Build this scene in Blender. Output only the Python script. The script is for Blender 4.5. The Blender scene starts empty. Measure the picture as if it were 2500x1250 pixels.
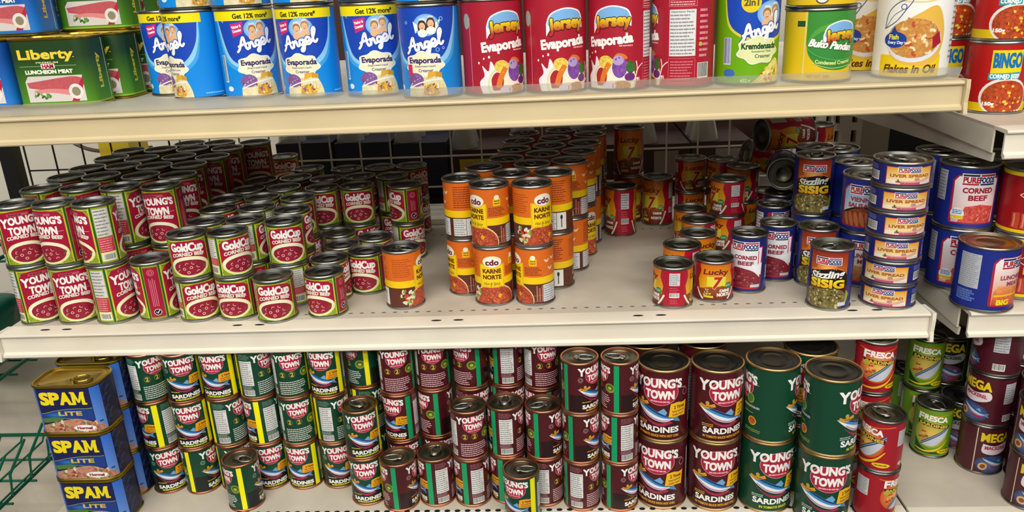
import bpy, math, random
from mathutils import Vector, Matrix
from mathutils.geometry import tessellate_polygon

PI = math.pi
rnd = random.Random(11)
SC = bpy.context.scene
COL = SC.collection

# ------------------------------------------------------------------ camera
CAM = (0.0, -1.1519, 0.5162)
F_PX, PITCH, YAW, ROLL = 1931.85, 0.3376, 0.0580, -0.0477
cam = bpy.data.cameras.new('camera')
cam.sensor_fit = 'HORIZONTAL'
cam.sensor_width = 36.0
cam.lens = F_PX / 2500.0 * 36.0
cam.clip_start = 0.02
cam_o = bpy.data.objects.new('camera', cam)
COL.objects.link(cam_o)
fw = Vector((-math.sin(YAW) * math.cos(PITCH), math.cos(YAW) * math.cos(PITCH), -math.sin(PITCH)))
rt = Vector((math.cos(YAW), math.sin(YAW), 0))
up = rt.cross(fw)
r2 = math.cos(ROLL) * rt + math.sin(ROLL) * up
u2 = -math.sin(ROLL) * rt + math.cos(ROLL) * up
M = Matrix((r2, u2, -fw)).transposed().to_4x4()
M.translation = Vector(CAM)
cam_o.matrix_world = M
SC.camera = cam_o

# ------------------------------------------------------------------ world, lights, exposure
wd = bpy.data.worlds.new('store_air')
SC.world = wd
wd.use_nodes = True
bg = wd.node_tree.nodes['Background']
bg.inputs[0].default_value = (1.0, 0.97, 0.92, 1)
bg.inputs[1].default_value = 0.13
vs = SC.view_settings
vs.view_transform = 'Standard'
vs.look = 'None'
vs.gamma = 1.0
vs.use_curve_mapping = False
vs.exposure = -0.24


def area(name, loc, target, sx, sy, power, col):
    L = bpy.data.lights.new(name, 'AREA')
    L.shape = 'RECTANGLE'
    L.size, L.size_y, L.energy, L.color = sx, sy, power, col
    o = bpy.data.objects.new(name, L)
    COL.objects.link(o)
    o.location = loc
    o.rotation_euler = (Vector(target) - Vector(loc)).to_track_quat('-Z', 'Y').to_euler()
    return o


# fluorescent tubes over the aisle in front of the shelves, the farthest one added, and over the aisle behind them
area('ceiling_tube_and_fill_light', (-0.1, -0.90, 2.15), (-0.1, -0.2, 0.0), 4.4, 0.30, 20, (1.0, 0.965, 0.90))
area('ceiling_tube_and_fill_light', (0.0, -2.15, 2.15), (0.0, 0.1, 0.0), 4.6, 0.40, 88, (1.0, 0.965, 0.90))
area('ceiling_tube_and_fill_light', (0.0, -3.60, 2.15), (0.0, 0.1, -0.2), 4.6, 0.40, 110, (1.0, 0.965, 0.90))  # added unseen source that evens out the light on the bottom shelf
area('ceiling_tube_and_fill_light', (-0.4, 1.75, 2.15), (-0.4, 1.75, 0.0), 4.4, 0.30, 44, (1.0, 0.97, 0.92))


# ------------------------------------------------------------------ materials
def lin(c):
    if isinstance(c, str):
        c = tuple(int(c[i:i + 2], 16) / 255 for i in (0, 2, 4))
    return tuple(x / 12.92 if x <= 0.04045 else ((x + 0.055) / 1.055) ** 2.4 for x in c[:3])


def mat(name, col, rough=0.5, metal=0.0, noise=0.0, nscale=30.0, bump=0.0, **kw):
    m = bpy.data.materials.new(name)
    m.use_nodes = True
    nt = m.node_tree
    b = nt.nodes['Principled BSDF']
    c = lin(col) + (1,)
    b.inputs['Base Color'].default_value = c
    b.inputs['Roughness'].default_value = rough
    b.inputs['Metallic'].default_value = metal
    for k, v in kw.items():
        b.inputs[k.replace('_', ' ')].default_value = v
    if noise or bump:
        tc = nt.nodes.new('ShaderNodeTexCoord')
        n = nt.nodes.new('ShaderNodeTexNoise')
        n.inputs['Scale'].default_value = nscale
        n.inputs['Detail'].default_value = 4
        nt.links.new(tc.outputs['Object'], n.inputs['Vector'])
        if noise:
            mr = nt.nodes.new('ShaderNodeMapRange')
            mr.inputs['From Min'].default_value = 0.3
            mr.inputs['From Max'].default_value = 0.7
            mr.inputs['To Min'].default_value = 1 - noise
            mr.inputs['To Max'].default_value = 1 + noise * 0.4
            nt.links.new(n.outputs['Fac'], mr.inputs['Value'])
            mx = nt.nodes.new('ShaderNodeVectorMath')
            mx.operation = 'SCALE'
            mx.inputs[0].default_value = c[:3]
            nt.links.new(mr.outputs[0], mx.inputs['Scale'])
            nt.links.new(mx.outputs[0], b.inputs['Base Color'])
        if bump:
            bp = nt.nodes.new('ShaderNodeBump')
            bp.inputs['Strength'].default_value = bump
            bp.inputs['Distance'].default_value = 0.004
            nt.links.new(n.outputs['Fac'], bp.inputs['Height'])
            nt.links.new(bp.outputs[0], b.inputs['Normal'])
    return m


def ink_material():
    """Lithographed tin: the printed colour is stored per vertex of the artwork; its alpha says how coarse-grained the printed food picture is."""
    m = bpy.data.materials.new('printed_ink')
    m.use_nodes = True
    nt = m.node_tree
    b = nt.nodes['Principled BSDF']
    at = nt.nodes.new('ShaderNodeAttribute')
    at.attribute_name = 'ink'
    tc = nt.nodes.new('ShaderNodeTexCoord')
    n = nt.nodes.new('ShaderNodeTexNoise')
    n.inputs['Scale'].default_value = 190
    n.inputs['Detail'].default_value = 3
    n.inputs['Distortion'].default_value = 1.2
    nt.links.new(tc.outputs['Object'], n.inputs['Vector'])
    mr = nt.nodes.new('ShaderNodeMapRange')
    mr.inputs['From Min'].default_value = 0.34
    mr.inputs['From Max'].default_value = 0.66
    mr.inputs['To Min'].default_value = 0.25
    mr.inputs['To Max'].default_value = 1.9
    nt.links.new(n.outputs['Fac'], mr.inputs['Value'])
    sc = nt.nodes.new('ShaderNodeVectorMath')
    sc.operation = 'SCALE'
    nt.links.new(at.outputs['Color'], sc.inputs[0])
    nt.links.new(mr.outputs[0], sc.inputs['Scale'])
    mx = nt.nodes.new('ShaderNodeMix')
    mx.data_type = 'RGBA'
    nt.links.new(at.outputs['Alpha'], mx.inputs['Factor'])
    nt.links.new(at.outputs['Color'], mx.inputs[6])
    nt.links.new(sc.outputs[0], mx.inputs[7])
    nt.links.new(mx.outputs[2], b.inputs['Base Color'])
    b.inputs['Roughness'].default_value = 0.36
    b.inputs['Specular IOR Level'].default_value = 0.45
    return m


INK = ink_material()
TIN = mat('tin_silver', (0.66, 0.66, 0.64), 0.34, 1.0, 0.10, 60)
TIN_DARK = mat('tin_lid_grey', (0.38, 0.38, 0.375), 0.36, 1.0, 0.12, 60)
TIN_LID = mat('tin_lid_bright', (0.56, 0.55, 0.52), 0.30, 1.0, 0.10, 60)
COPPER = mat('copper_lacquer', (0.74, 0.50, 0.38), 0.35, 1.0, 0.08, 60)
GOLDRIM = mat('gold_lacquer', (0.76, 0.62, 0.42), 0.35, 1.0, 0.08, 60)
GOLD = mat('gold_lid', (0.66, 0.56, 0.20), 0.32, 1.0, 0.08, 50)
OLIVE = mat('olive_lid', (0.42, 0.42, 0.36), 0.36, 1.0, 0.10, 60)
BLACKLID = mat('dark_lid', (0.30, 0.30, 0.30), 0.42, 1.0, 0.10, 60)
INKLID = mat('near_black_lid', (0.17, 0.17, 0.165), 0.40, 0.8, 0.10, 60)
ENAMEL = mat('ivory_enamel', (0.90, 0.87, 0.80), 0.38, 0, 0.08, 9)
DECK = mat('deck_enamel', (0.79, 0.755, 0.69), 0.45, 0, 0.12, 14)
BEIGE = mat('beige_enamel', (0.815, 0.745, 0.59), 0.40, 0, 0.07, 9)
SHADE = mat('cream_panel', (0.80, 0.75, 0.66), 0.5, 0, 0.10, 6)
HOLE = mat('punched_hole', (0.03, 0.03, 0.03), 0.9)
DOT = mat('worn_hole', (0.42, 0.40, 0.37), 0.9)
WIRE_BACKLIT = mat('backlit_wire', (0.05, 0.04, 0.04), 0.4)  # grid wire coloured black, as it looks against the bright wall
WIRE_W = mat('pale_wire', (0.80, 0.78, 0.72), 0.35, 0.2)
WIRE_G = mat('green_wire', (0.05, 0.36, 0.26), 0.35)
NAVY = mat('navy_card', (0.05, 0.08, 0.17), 0.6, 0, 0.15, 12)
BROWN = mat('brown_card', (0.24, 0.13, 0.07), 0.7, 0, 0.2, 12)
WALL = mat('wall_paint', (0.92, 0.90, 0.83), 0.7, 0, 0.06, 3)
FLOOR = mat('floor_tile', (0.55, 0.53, 0.50), 0.4, 0, 0.15, 4)
BLACK = mat('black_plastic_and_shade', (0.03, 0.03, 0.03), 0.5)
CABLE = mat('brown_cable', (0.36, 0.24, 0.20), 0.5)
CLEAR = mat('clear_acrylic', (0.93, 0.93, 0.90), 0.16, 0, 0, Transmission_Weight=0.80, IOR=1.30)
GLASS = mat('drinking_glass', (0.92, 0.92, 0.88), 0.16, 0, 0, Transmission_Weight=0.72, IOR=1.5)
WRAP = mat('cloudy_wrap', (0.88, 0.84, 0.76), 0.20, 0, 0.30, 7, 0.8)
GBAG = mat('green_bag', (0.06, 0.40, 0.32), 0.3, 0, 0.4, 18, 0.8)


# ------------------------------------------------------------------ mesh helpers
def mk(name, verts, faces, m, parent=None, smooth=False, mats=None, mi=None):
    me = bpy.data.meshes.new(name)
    me.from_pydata([tuple(v) for v in verts], [], faces)
    for q in (mats or [m]):
        me.materials.append(q)
    if mi:
        me.polygons.foreach_set('material_index', mi)
    if smooth:
        me.polygons.foreach_set('use_smooth', [True] * len(me.polygons))
    me.update()
    o = bpy.data.objects.new(name, me)
    COL.objects.link(o)
    if parent:
        o.parent = parent
    return o


def sharp(o, deg=35):
    o.data.set_sharp_from_angle(angle=math.radians(deg))
    return o


class MB:
    def __init__(s):
        s.v, s.f = [], []

    def add(s, vs_, fs):
        k = len(s.v)
        s.v += [tuple(v) for v in vs_]
        s.f += [tuple(i + k for i in f) for f in fs]
        return s

    def box(s, x0, y0, z0, x1, y1, z1):
        v = [(x, y, z) for x in (x0, x1) for y in (y0, y1) for z in (z0, z1)]
        return s.add(v, [(0, 1, 3, 2), (4, 6, 7, 5), (0, 4, 5, 1), (2, 3, 7, 6), (0, 2, 6, 4), (1, 5, 7, 3)])

    def prism(s, prof, x0, x1):
        """profile of (y,z) points, extruded along x"""
        n = len(prof)
        v = [(x0, y, z) for y, z in prof] + [(x1, y, z) for y, z in prof]
        f = [(i, (i + 1) % n, n + (i + 1) % n, n + i) for i in range(n)]
        return s.add(v, f + [tuple(range(n - 1, -1, -1)), tuple(range(n, 2 * n))])

    def lathe(s, prof, n=48, cx=0, cy=0, cz=0):
        k = len(prof)
        v, f = [], []
        for i in range(n):
            a = 2 * PI * i / n
            for r, z in prof:
                v.append((cx + r * math.sin(a), cy - r * math.cos(a), cz + z))
        for i in range(n):
            j = (i + 1) % n
            for q in range(k - 1):
                f.append((i * k + q, j * k + q, j * k + q + 1, i * k + q + 1))
        return s.add(v, f)

    def tube(s, pts, r, n=8, closed=False):
        pts = [Vector(p) for p in pts]
        m = len(pts)
        v, f = [], []
        for i, p in enumerate(pts):
            a = pts[(i - 1) % m] if (closed or i > 0) else p
            b = pts[(i + 1) % m] if (closed or i < m - 1) else p
            t = (b - a).normalized()
            q = t.cross(Vector((0, 0, 1)))
            if q.length < 1e-3:
                q = t.cross(Vector((1, 0, 0)))
            q.normalize()
            w = t.cross(q)
            for j in range(n):
                g = 2 * PI * j / n
                v.append(p + r * (math.cos(g) * q + math.sin(g) * w))
        for i in range(m if closed else m - 1):
            i2 = (i + 1) % m
            for j in range(n):
                j2 = (j + 1) % n
                f.append((i * n + j, i * n + j2, i2 * n + j2, i2 * n + j))
        if not closed:
            f += [tuple(range(n - 1, -1, -1)), tuple(range((m - 1) * n, m * n))]
        return s.add(v, f)

    def disc(s, cx, cy, z, rx, ry, n=12):
        v = [(cx + rx * math.cos(2 * PI * i / n), cy + ry * math.sin(2 * PI * i / n), z) for i in range(n)]
        return s.add(v, [tuple(range(n))])

    def build(s, name, m, parent=None, smooth=False, deg=35):
        o = mk(name, s.v, s.f, m, parent, smooth)
        if smooth:
            sharp(o, deg)
        return o


def tag(o, label=None, cat=None, group=None, kind=None):
    for k, v in (('label', label), ('category', cat), ('group', group), ('kind', kind)):
        if v:
            o[k] = v
    return o


def thing(name, label, cat, loc=(0, 0, 0), rz=0, group=None):
    o = bpy.data.objects.new(name, None)
    COL.objects.link(o)
    o.location = loc
    o.rotation_euler = (0, 0, rz)
    return tag(o, label, cat, group)


# ------------------------------------------------------------------ label artwork (flat drawing in mm, wrapped round the tin)
_tc = {}


def text_tris(s, off):
    k = (s, off)
    if k not in _tc:
        c = bpy.data.curves.new('lettering', 'FONT')
        c.body = s
        c.size = 1
        c.offset = off
        c.resolution_u = 3
        ob = bpy.data.objects.new('lettering', c)
        me = bpy.data.meshes.new_from_object(ob)
        me.calc_loop_triangles()
        v = [(p.co.x, p.co.y) for p in me.vertices]
        t = [tuple(q.vertices) for q in me.loop_triangles]
        bpy.data.objects.remove(ob)
        bpy.data.curves.remove(c)
        bpy.data.meshes.remove(me)
        xs = [p[0] for p in v]
        x0, x1 = min(xs), max(xs)
        _tc[k] = ([(x - x0, y) for x, y in v], t, x1 - x0)
    return _tc[k]


CAPH = 0.70


def smooth_pts(pts, n=6):
    out = []
    for i in range(len(pts) - 1):
        p0 = pts[max(i - 1, 0)]
        p1, p2 = pts[i], pts[i + 1]
        p3 = pts[min(i + 2, len(pts) - 1)]
        for j in range(n):
            t = j / n
            out.append(tuple(0.5 * (2 * p1[k] + (p2[k] - p0[k]) * t + (2 * p0[k] - 5 * p1[k] + 4 * p2[k] - p3[k]) * t * t + (3 * p1[k] - p0[k] - 3 * p2[k] + p3[k]) * t ** 3) for k in (0, 1)))
    out.append(tuple(pts[-1]))
    return out


class Art:
    def __init__(s, h, base, radius=None, box=None, y0=0.0):
        """h: label height in mm; radius in mm for a round can, or box=(w, d, corner radius) for a rounded-rectangle tin"""
        s.h, s.r, s.box = h, radius, box
        if radius:
            s.per = 2 * PI * radius
            N = 60
            s.br = [s.per * (i / N - 0.5) for i in range(N + 1)]
        else:
            w, d, c = box
            segs = [w / 2 - c, PI * c / 2, d - 2 * c, PI * c / 2, w - 2 * c, PI * c / 2, d - 2 * c, PI * c / 2, w / 2 - c]
            s.per = sum(segs)
            br, x = [0.0], 0.0
            for i, L in enumerate(segs):
                k = 6 if i % 2 else 1
                for j in range(k):
                    br.append(x + L * (j + 1) / k)
                x += L
            s.br = sorted(set(round(b if b <= s.per / 2 + 1e-6 else b - s.per, 6) for b in br) | {-s.per / 2})
            s.segs = segs
        ext = [b - s.per for b in s.br[:-1]] + s.br[:-1] + [b + s.per for b in s.br]
        s.brx = sorted(set(round(b, 6) for b in ext))
        s.prims = []
        s.rng = random.Random(5)
        if base:
            s.rect(-s.per / 2, 0, s.per / 2, h, base)

    def wrap(s, x, lift):
        if s.r:
            a = x / s.r
            return (s.r + lift) * math.sin(a), -(s.r + lift) * math.cos(a), math.sin(a), -math.cos(a)
        w, d, c = s.box
        x = x % s.per
        L = s.segs
        cs = [(w / 2 - c, -d / 2 + c, 0), (w / 2 - c, d / 2 - c, PI / 2), (-w / 2 + c, d / 2 - c, PI), (-w / 2 + c, -d / 2 + c, 1.5 * PI)]
        st = [(0, -d / 2, 0), None, (w / 2, -d / 2 + c, PI / 2), None, (w / 2 - c, d / 2, PI), None, (-w / 2, d / 2 - c, 1.5 * PI), None, (-w / 2 + c, -d / 2, 0)]
        for i in range(9):
            if x <= L[i] + 1e-6 or i == 8:
                break
            x -= L[i]
        if i % 2:
            cx, cy, a0 = cs[i // 2]
            a = a0 + x / c
            nx, ny = math.sin(a), -math.cos(a)
            return cx + (c + lift) * nx, cy + (c + lift) * ny, nx, ny
        px, py, a = st[i]
        nx, ny = math.sin(a), -math.cos(a)
        return px + x * math.cos(a) + lift * nx, py + x * math.sin(a) + lift * ny, nx, ny

    def prim(s, v, tris, col, cols=None):
        t = 0.0
        if isinstance(col, tuple) and len(col) == 2 and isinstance(col[0], str):
            col, t = col
        xs = [p[0] for p in v]
        ys = [p[1] for p in v]
        bb = (min(xs), min(ys), max(xs), max(ys))
        if cols is None:
            c = lin(col) + (t,)
            cols = [c] * len(v)
        lay = 0
        for P in s.prims:
            b = P[0]
            if b[0] < bb[2] and bb[0] < b[2] and b[1] < bb[3] and bb[1] < b[3]:
                lay = max(lay, P[1] + 1)
            # the same drawing one turn round
            for sh in (-s.per, s.per):
                if b[0] + sh < bb[2] and bb[0] < b[2] + sh and b[1] < bb[3] and bb[1] < b[3]:
                    lay = max(lay, P[1] + 1)
        s.prims.append((bb, lay, v, tris, cols))

    def poly(s, pts, col, cols=None):
        tr = tessellate_polygon([[Vector((p[0], p[1], 0)) for p in pts]])
        s.prim([tuple(p) for p in pts], [tuple(t) for t in tr], col, cols)

    def rect(s, x0, y0, x1, y1, col):
        s.prim([(x0, y0), (x1, y0), (x1, y1), (x0, y1)], [(0, 1, 2), (0, 2, 3)], col)

    def grad(s, pts, cb, ct, t=0.0):
        ys = [p[1] for p in pts]
        a, b = min(ys), max(ys)
        cb, ct = lin(cb), lin(ct)
        cols = [tuple(cb[k] + (ct[k] - cb[k]) * (p[1] - a) / (b - a) for k in range(3)) + (t,) for p in pts]
        s.poly(pts, 'ffffff', cols)

    def gell(s, cx, cy, rx, ry, cc, ce, n=28, t=0.0):
        cc, ce = lin(cc) + (t,), lin(ce) + (t,)
        v = [(cx, cy)] + [(cx + rx * math.cos(2 * PI * i / n), cy + ry * math.sin(2 * PI * i / n)) for i in range(n)]
        s.prim(v, [(0, 1 + i, 1 + (i + 1) % n) for i in range(n)], 'ffffff', [cc] + [ce] * n)

    def ell(s, cx, cy, rx, ry, col, rot=0, n=26):
        a = math.radians(rot)
        p = [(cx + rx * math.cos(t) * math.cos(a) - ry * math.sin(t) * math.sin(a), cy + rx * math.cos(t) * math.sin(a) + ry * math.sin(t) * math.cos(a)) for t in [2 * PI * i / n for i in range(n)]]
        s.prim(p, [(0, i, i + 1) for i in range(1, n - 1)], col)

    def ring(s, cx, cy, rx, ry, w, col, n=24):
        v = []
        for i in range(n):
            t = 2 * PI * i / n
            v += [(cx + rx * math.cos(t), cy + ry * math.sin(t)), (cx + (rx - w) * math.cos(t), cy + (ry - w) * math.sin(t))]
        f = []
        for i in range(n):
            a, b, c, d = 2 * i, 2 * i + 1, 2 * ((i + 1) % n), 2 * ((i + 1) % n) + 1
            f += [(a, c, d), (a, d, b)]
        s.prim(v, f, col)

    def line(s, pts, w, col, taper=None):
        v, f = [], []
        n = len(pts)
        for i, p in enumerate(pts):
            a, b = pts[max(i - 1, 0)], pts[min(i + 1, n - 1)]
            dx, dy = b[0] - a[0], b[1] - a[1]
            L = math.hypot(dx, dy) or 1
            q = w / 2 * (taper(i / (n - 1)) if taper else 1)
            v += [(p[0] - dy / L * q, p[1] + dx / L * q), (p[0] + dy / L * q, p[1] - dx / L * q)]
        for i in range(n - 1):
            f += [(2 * i, 2 * i + 1, 2 * i + 3), (2 * i, 2 * i + 3, 2 * i + 2)]
        s.prim(v, f, col)

    def frame(s, x0, y0, x1, y1, w, col):
        for a in ((x0, y0, x1, y0 + w), (x0, y1 - w, x1, y1), (x0, y0, x0 + w, y1), (x1 - w, y0, x1, y1)):
            s.rect(*a, col)

    def text(s, body, cx, cy, cap, col, wd=None, bold=0.0, shear=0, rot=0, arch=0.0, out=None, off=0.02, col2=None):
        """centred on (cx, cy = mid of the capitals); wd: total width in mm; arch: rise of the middle in mm; out=(mm, colour)"""
        v0, tr, w0 = text_tris(body, off)
        k = cap / CAPH
        wd = wd or w0 * k
        kx = wd / w0
        a = math.radians(rot)

        def place(dx, dy):
            o = []
            for x, y in v0:
                X = x * kx - wd / 2
                Y = y * k - cap / 2
                X += shear * Y
                Y += arch * (1 - (2 * X / wd) ** 2)
                o.append((cx + X * math.cos(a) - Y * math.sin(a) + dx, cy + X * math.sin(a) + Y * math.cos(a) + dy))
            return o

        def many(r, c, c2=None, n=4):
            sh = [(0, 0)] if r == 0 else [(r * math.cos(q), r * math.sin(q)) for q in [PI / n + 2 * PI / n * i for i in range(n)]]
            for dx, dy in sh:
                V = place(dx, dy)
                cols = None
                if c2:
                    A, B = lin(c), lin(c2)
                    cols = [tuple(A[i] + (B[i] - A[i]) * min(1, max(0, (p[1] - cy) / cap + 0.5)) for i in range(3)) + (0.0,) for p in V]
                s.prim(V, tr, c, cols)

        if out:
            many(bold + out[0], out[1], None, 8)
        many(bold, col, col2)

    def bars(s, x0, y0, x1, y1, n, col, fill=0.5, ragged=True):
        """lines of small print"""
        p = (y1 - y0) / n
        for i in range(n):
            y = y1 - p * (i + 0.5)
            x = x0
            xe = x1 - (s.rng.uniform(0, 0.25) * (x1 - x0) if ragged else 0)
            V, Tt = [], []
            while x < xe - 0.4:
                w = min(s.rng.uniform(1.6, 5.0) * max(0.6, p / 3), xe - x)
                k = len(V)
                V += [(x, y - p * fill / 2), (x + w, y - p * fill / 2), (x + w, y + p * fill / 2), (x, y + p * fill / 2)]
                Tt += [(k, k + 1, k + 2), (k, k + 2, k + 3)]
                x += w + 0.7
            if V:
                s.prim(V, Tt, col)

    def code(s, x0, y0, x1, y1, bgc='e8e6e0', ink='20202a'):
        s.rect(x0, y0, x1, y1, bgc)
        x = x0 + 0.8
        V, Tt = [], []
        while x < x1 - 1.0:
            w = s.rng.choice((0.25, 0.4, 0.7))
            k = len(V)
            V += [(x, y0 + 1.6), (x + w, y0 + 1.6), (x + w, y1 - 0.6), (x, y1 - 0.6)]
            Tt += [(k, k + 1, k + 2), (k, k + 2, k + 3)]
            x += w + s.rng.choice((0.3, 0.4, 0.6))
        s.prim(V, Tt, ink)

    def table(s, x0, y0, x1, y1, n=9, head=None, paper='dcdcd8', ink='85858a'):
        s.rect(x0, y0, x1, y1, paper)
        if head:
            s.text(head, (x0 + x1) / 2, y1 - 3, 2.2, '333338', wd=(x1 - x0) * 0.85)
            y1 -= 4.5
        s.bars(x0 + 1, y0 + 1, x1 - 1, y1 - 1, n, ink, 0.38)
        s.rect(x0 + (x1 - x0) * 0.62, y0 + 2, x0 + (x1 - x0) * 0.62 + 0.25, y1 - 3, ink)

    def specks(s, cx, cy, rx, ry, n, a, b, cols, seed=1, squash=0.6):
        R = random.Random(seed)
        for i in range(n):
            t, q = R.uniform(0, 2 * PI), math.sqrt(R.random())
            x, y, g, ro = cx + rx * q * math.cos(t), cy + ry * q * math.sin(t), R.uniform(a, b), R.uniform(0, PI)
            c = cols[i % len(cols)]
            V, Tt, k = [], [], 0
            for j in range(7):
                e = 2 * PI * j / 7
                X, Y = g * math.cos(e), g * squash * math.sin(e)
                V.append((x + X * math.cos(ro) - Y * math.sin(ro), y + X * math.sin(ro) + Y * math.cos(ro)))
            Tt += [(k, k + j, k + j + 1) for j in range(1, 6)]
            s.prim(V, Tt, c)

    # ---- to mesh
    def mesh(s, name, z0):
        V, F, C, Nn = [], [], [], []
        import bisect
        for bb, lay, v, tris, cols in s.prims:
            lift = 0.05 + 0.022 * lay
            for t in tris:
                P = [(v[i][0], v[i][1], cols[i]) for i in t]
                if min(p[1] for p in P) < 0 or max(p[1] for p in P) > s.h:
                    P = clip(P, 1, 0.0, 1)
                    P = clip(P, 1, s.h, -1)
                    if len(P) < 3:
                        continue
                xa, xb = min(p[0] for p in P), max(p[0] for p in P)
                i0 = bisect.bisect_right(s.brx, xa + 1e-6)
                i1 = bisect.bisect_left(s.brx, xb - 1e-6)
                cuts = s.brx[i0:i1]
                lo = None
                for c in list(cuts) + [None]:
                    Q = P
                    if lo is not None:
                        Q = clip(Q, 0, lo, 1)
                    if c is not None:
                        Q = clip(Q, 0, c, -1)
                    lo = c
                    if len(Q) < 3:
                        continue
                    ar = sum(Q[i][0] * Q[(i + 1) % len(Q)][1] - Q[(i + 1) % len(Q)][0] * Q[i][1] for i in range(len(Q)))
                    if abs(ar) < 1e-7:
                        continue
                    if ar < 0:
                        Q = Q[::-1]
                    k = len(V)
                    for x, y, cc in Q:
                        X, Y, nx, ny = s.wrap(x, lift)
                        V.append((X / 1000, Y / 1000, z0 + y / 1000))
                        Nn.append((nx, ny, 0))
                        C += cc
                    F.append(tuple(range(k, k + len(Q))))
        me = bpy.data.meshes.new(name)
        me.from_pydata(V, [], F)
        me.materials.append(INK)
        at = me.attributes.new('ink', 'FLOAT_COLOR', 'POINT')
        at.data.foreach_set('color', C)
        me.polygons.foreach_set('use_smooth', [True] * len(me.polygons))
        me.update()
        me.normals_split_custom_set_from_vertices(Nn)
        return me


def clip(P, ax, val, sgn):
    out = []
    n = len(P)
    for i in range(n):
        a, b = P[i], P[(i + 1) % n]
        da, db = (a[ax] - val) * sgn, (b[ax] - val) * sgn
        if da >= 0:
            out.append(a)
        if (da > 0 and db < 0) or (da < 0 and db > 0):
            t = da / (da - db)
            x = a[0] + (b[0] - a[0]) * t
            y = a[1] + (b[1] - a[1]) * t
            if ax == 0:
                x = val
            else:
                y = val
            out.append((x, y, tuple(a[2][k] + (b[2][k] - a[2][k]) * t for k in range(4))))
    return out


# ------------------------------------------------------------------ printed labels
RED, CREAM, WHITE = 'b01432', 'efe9cf', 'f4f2ec'


def fish(a, cx, cy, L, flip=1):
    """a blue-backed silver fish, head at one end, tail raised at the other"""
    def P(q):
        return [(cx + flip * x * L, cy + y * L) for x, y in q]
    top = [(-.50, .17), (-.36, .185), (-.12, .105), (.12, .0), (.34, -.085)]
    bot = [(.34, -.125), (.14, -.175), (-.12, -.115), (-.34, .025), (-.50, .165)]
    up, dn = smooth_pts(top, 5), smooth_pts(bot, 5)
    a.poly(P(smooth_pts([(.26, -.16), (.06, -.21), (-.16, -.15), (-.36, -.01)], 5) + smooth_pts([(-.30, -.08), (-.1, -.225), (.12, -.27), (.34, -.20)], 5)), ('a3284a', .3))
    a.poly(P([(.31, -.075), (.50, -.02), (.44, -.10), (.50, -.20), (.31, -.135)]), '5c88b4')
    a.poly(P([(.02, .03), (.15, .125), (.22, .03), (.18, -.03)]), '6fa6d0')
    a.poly(P(up + dn), 'e6edf3')
    a.poly(P(smooth_pts([(.30, -.125), (.12, -.165), (-.12, -.108), (-.32, .022)], 4) + smooth_pts([(-.32, .05), (-.12, -.072), (.12, -.135), (.30, -.112)], 4)), 'b989a6')
    mid = smooth_pts([(.33, -.105), (.12, -.085), (-.12, .0), (-.36, .10), (-.50, .168)], 5)
    a.poly(P(up + mid), '3f8cc8')
    a.poly(P(smooth_pts([(-.46, .175), (-.34, .18), (-.12, .10), (.12, -.005), (.32, -.085)], 4) + smooth_pts([(.32, -.092), (.12, -.04), (-.12, .058), (-.34, .145), (-.46, .172)], 4)), '14386a')
    a.ell(cx - flip * .42 * L, cy + .155 * L, .016 * L, .016 * L, '101820', n=8)


def youngs(a, cx, cy, s, circle='a81f3c'):
    """the two-line hand lettering over a red disc; s = capital height of the upper line"""
    if circle:
        a.ell(cx + .35 * s, cy - .9 * s, 2.05 * s, 1.65 * s, 'd98f98')
        a.ell(cx + .35 * s, cy - .9 * s, 1.98 * s, 1.58 * s, circle)
    a.text("Y", cx - 2.3 * s, cy - .08 * s, 1.25 * s, WHITE, wd=1.15 * s, bold=.045 * s)
    a.text("OUNG'S", cx + .55 * s, cy + .05 * s, s, WHITE, wd=4.5 * s, bold=.045 * s, arch=.10 * s)
    a.text("TOWN", cx + .3 * s, cy - 1.25 * s, .95 * s, WHITE, wd=3.2 * s, bold=.05 * s)
    if circle:
        a.bars(cx - .7 * s, cy - 2.2 * s, cx + 1.4 * s, cy - 1.95 * s, 1, 'e8a8b0', .7, False)


def flag(a, cx, cy, w, h, col='e8a21a'):
    p = smooth_pts([(cx - w / 2, cy + h * .42), (cx - w * .1, cy + h * .5), (cx + w * .2, cy + h * .42), (cx + w / 2, cy + h * .48)], 4) + \
        smooth_pts([(cx + w * .42, cy - h * .5), (cx + w * .1, cy - h * .42), (cx - w * .25, cy - h * .46), (cx - w * .6, cy - h * .42)], 4)
    k = [(cx + (x - cx) * 1.04, cy + (y - cy) * 1.06) for x, y in p]
    a.poly(k, '2a1a10')
    a.poly(p, col)
    ink = '5a2408'
    a.text('2 Times', cx + .02 * w, cy + h * .2, h * .2, ink, wd=w * .66, rot=3, bold=.1)
    a.text('International', cx - .03 * w, cy - h * .06, h * .13, ink, wd=w * .74, rot=3)
    a.text('Quality Award', cx - .05 * w, cy - h * .27, h * .13, ink, wd=w * .7, rot=3)


def ribbon(a, cx, cy, L):
    a.line(smooth_pts([(cx - L * .5, cy - L * .05), (cx - L * .2, cy - L * .16), (cx + L * .15, cy - L * .1), (cx + L * .5, cy + L * .04)], 5), L * .24, 'd9962e')
    a.ell(cx, cy + L * .12, L * .13, L * .15, 'b9a13a', n=12)
    a.bars(cx - L * .35, cy - L * .2, cx + L * .35, cy - L * .06, 1, '6a3a10', .45, False)


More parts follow.
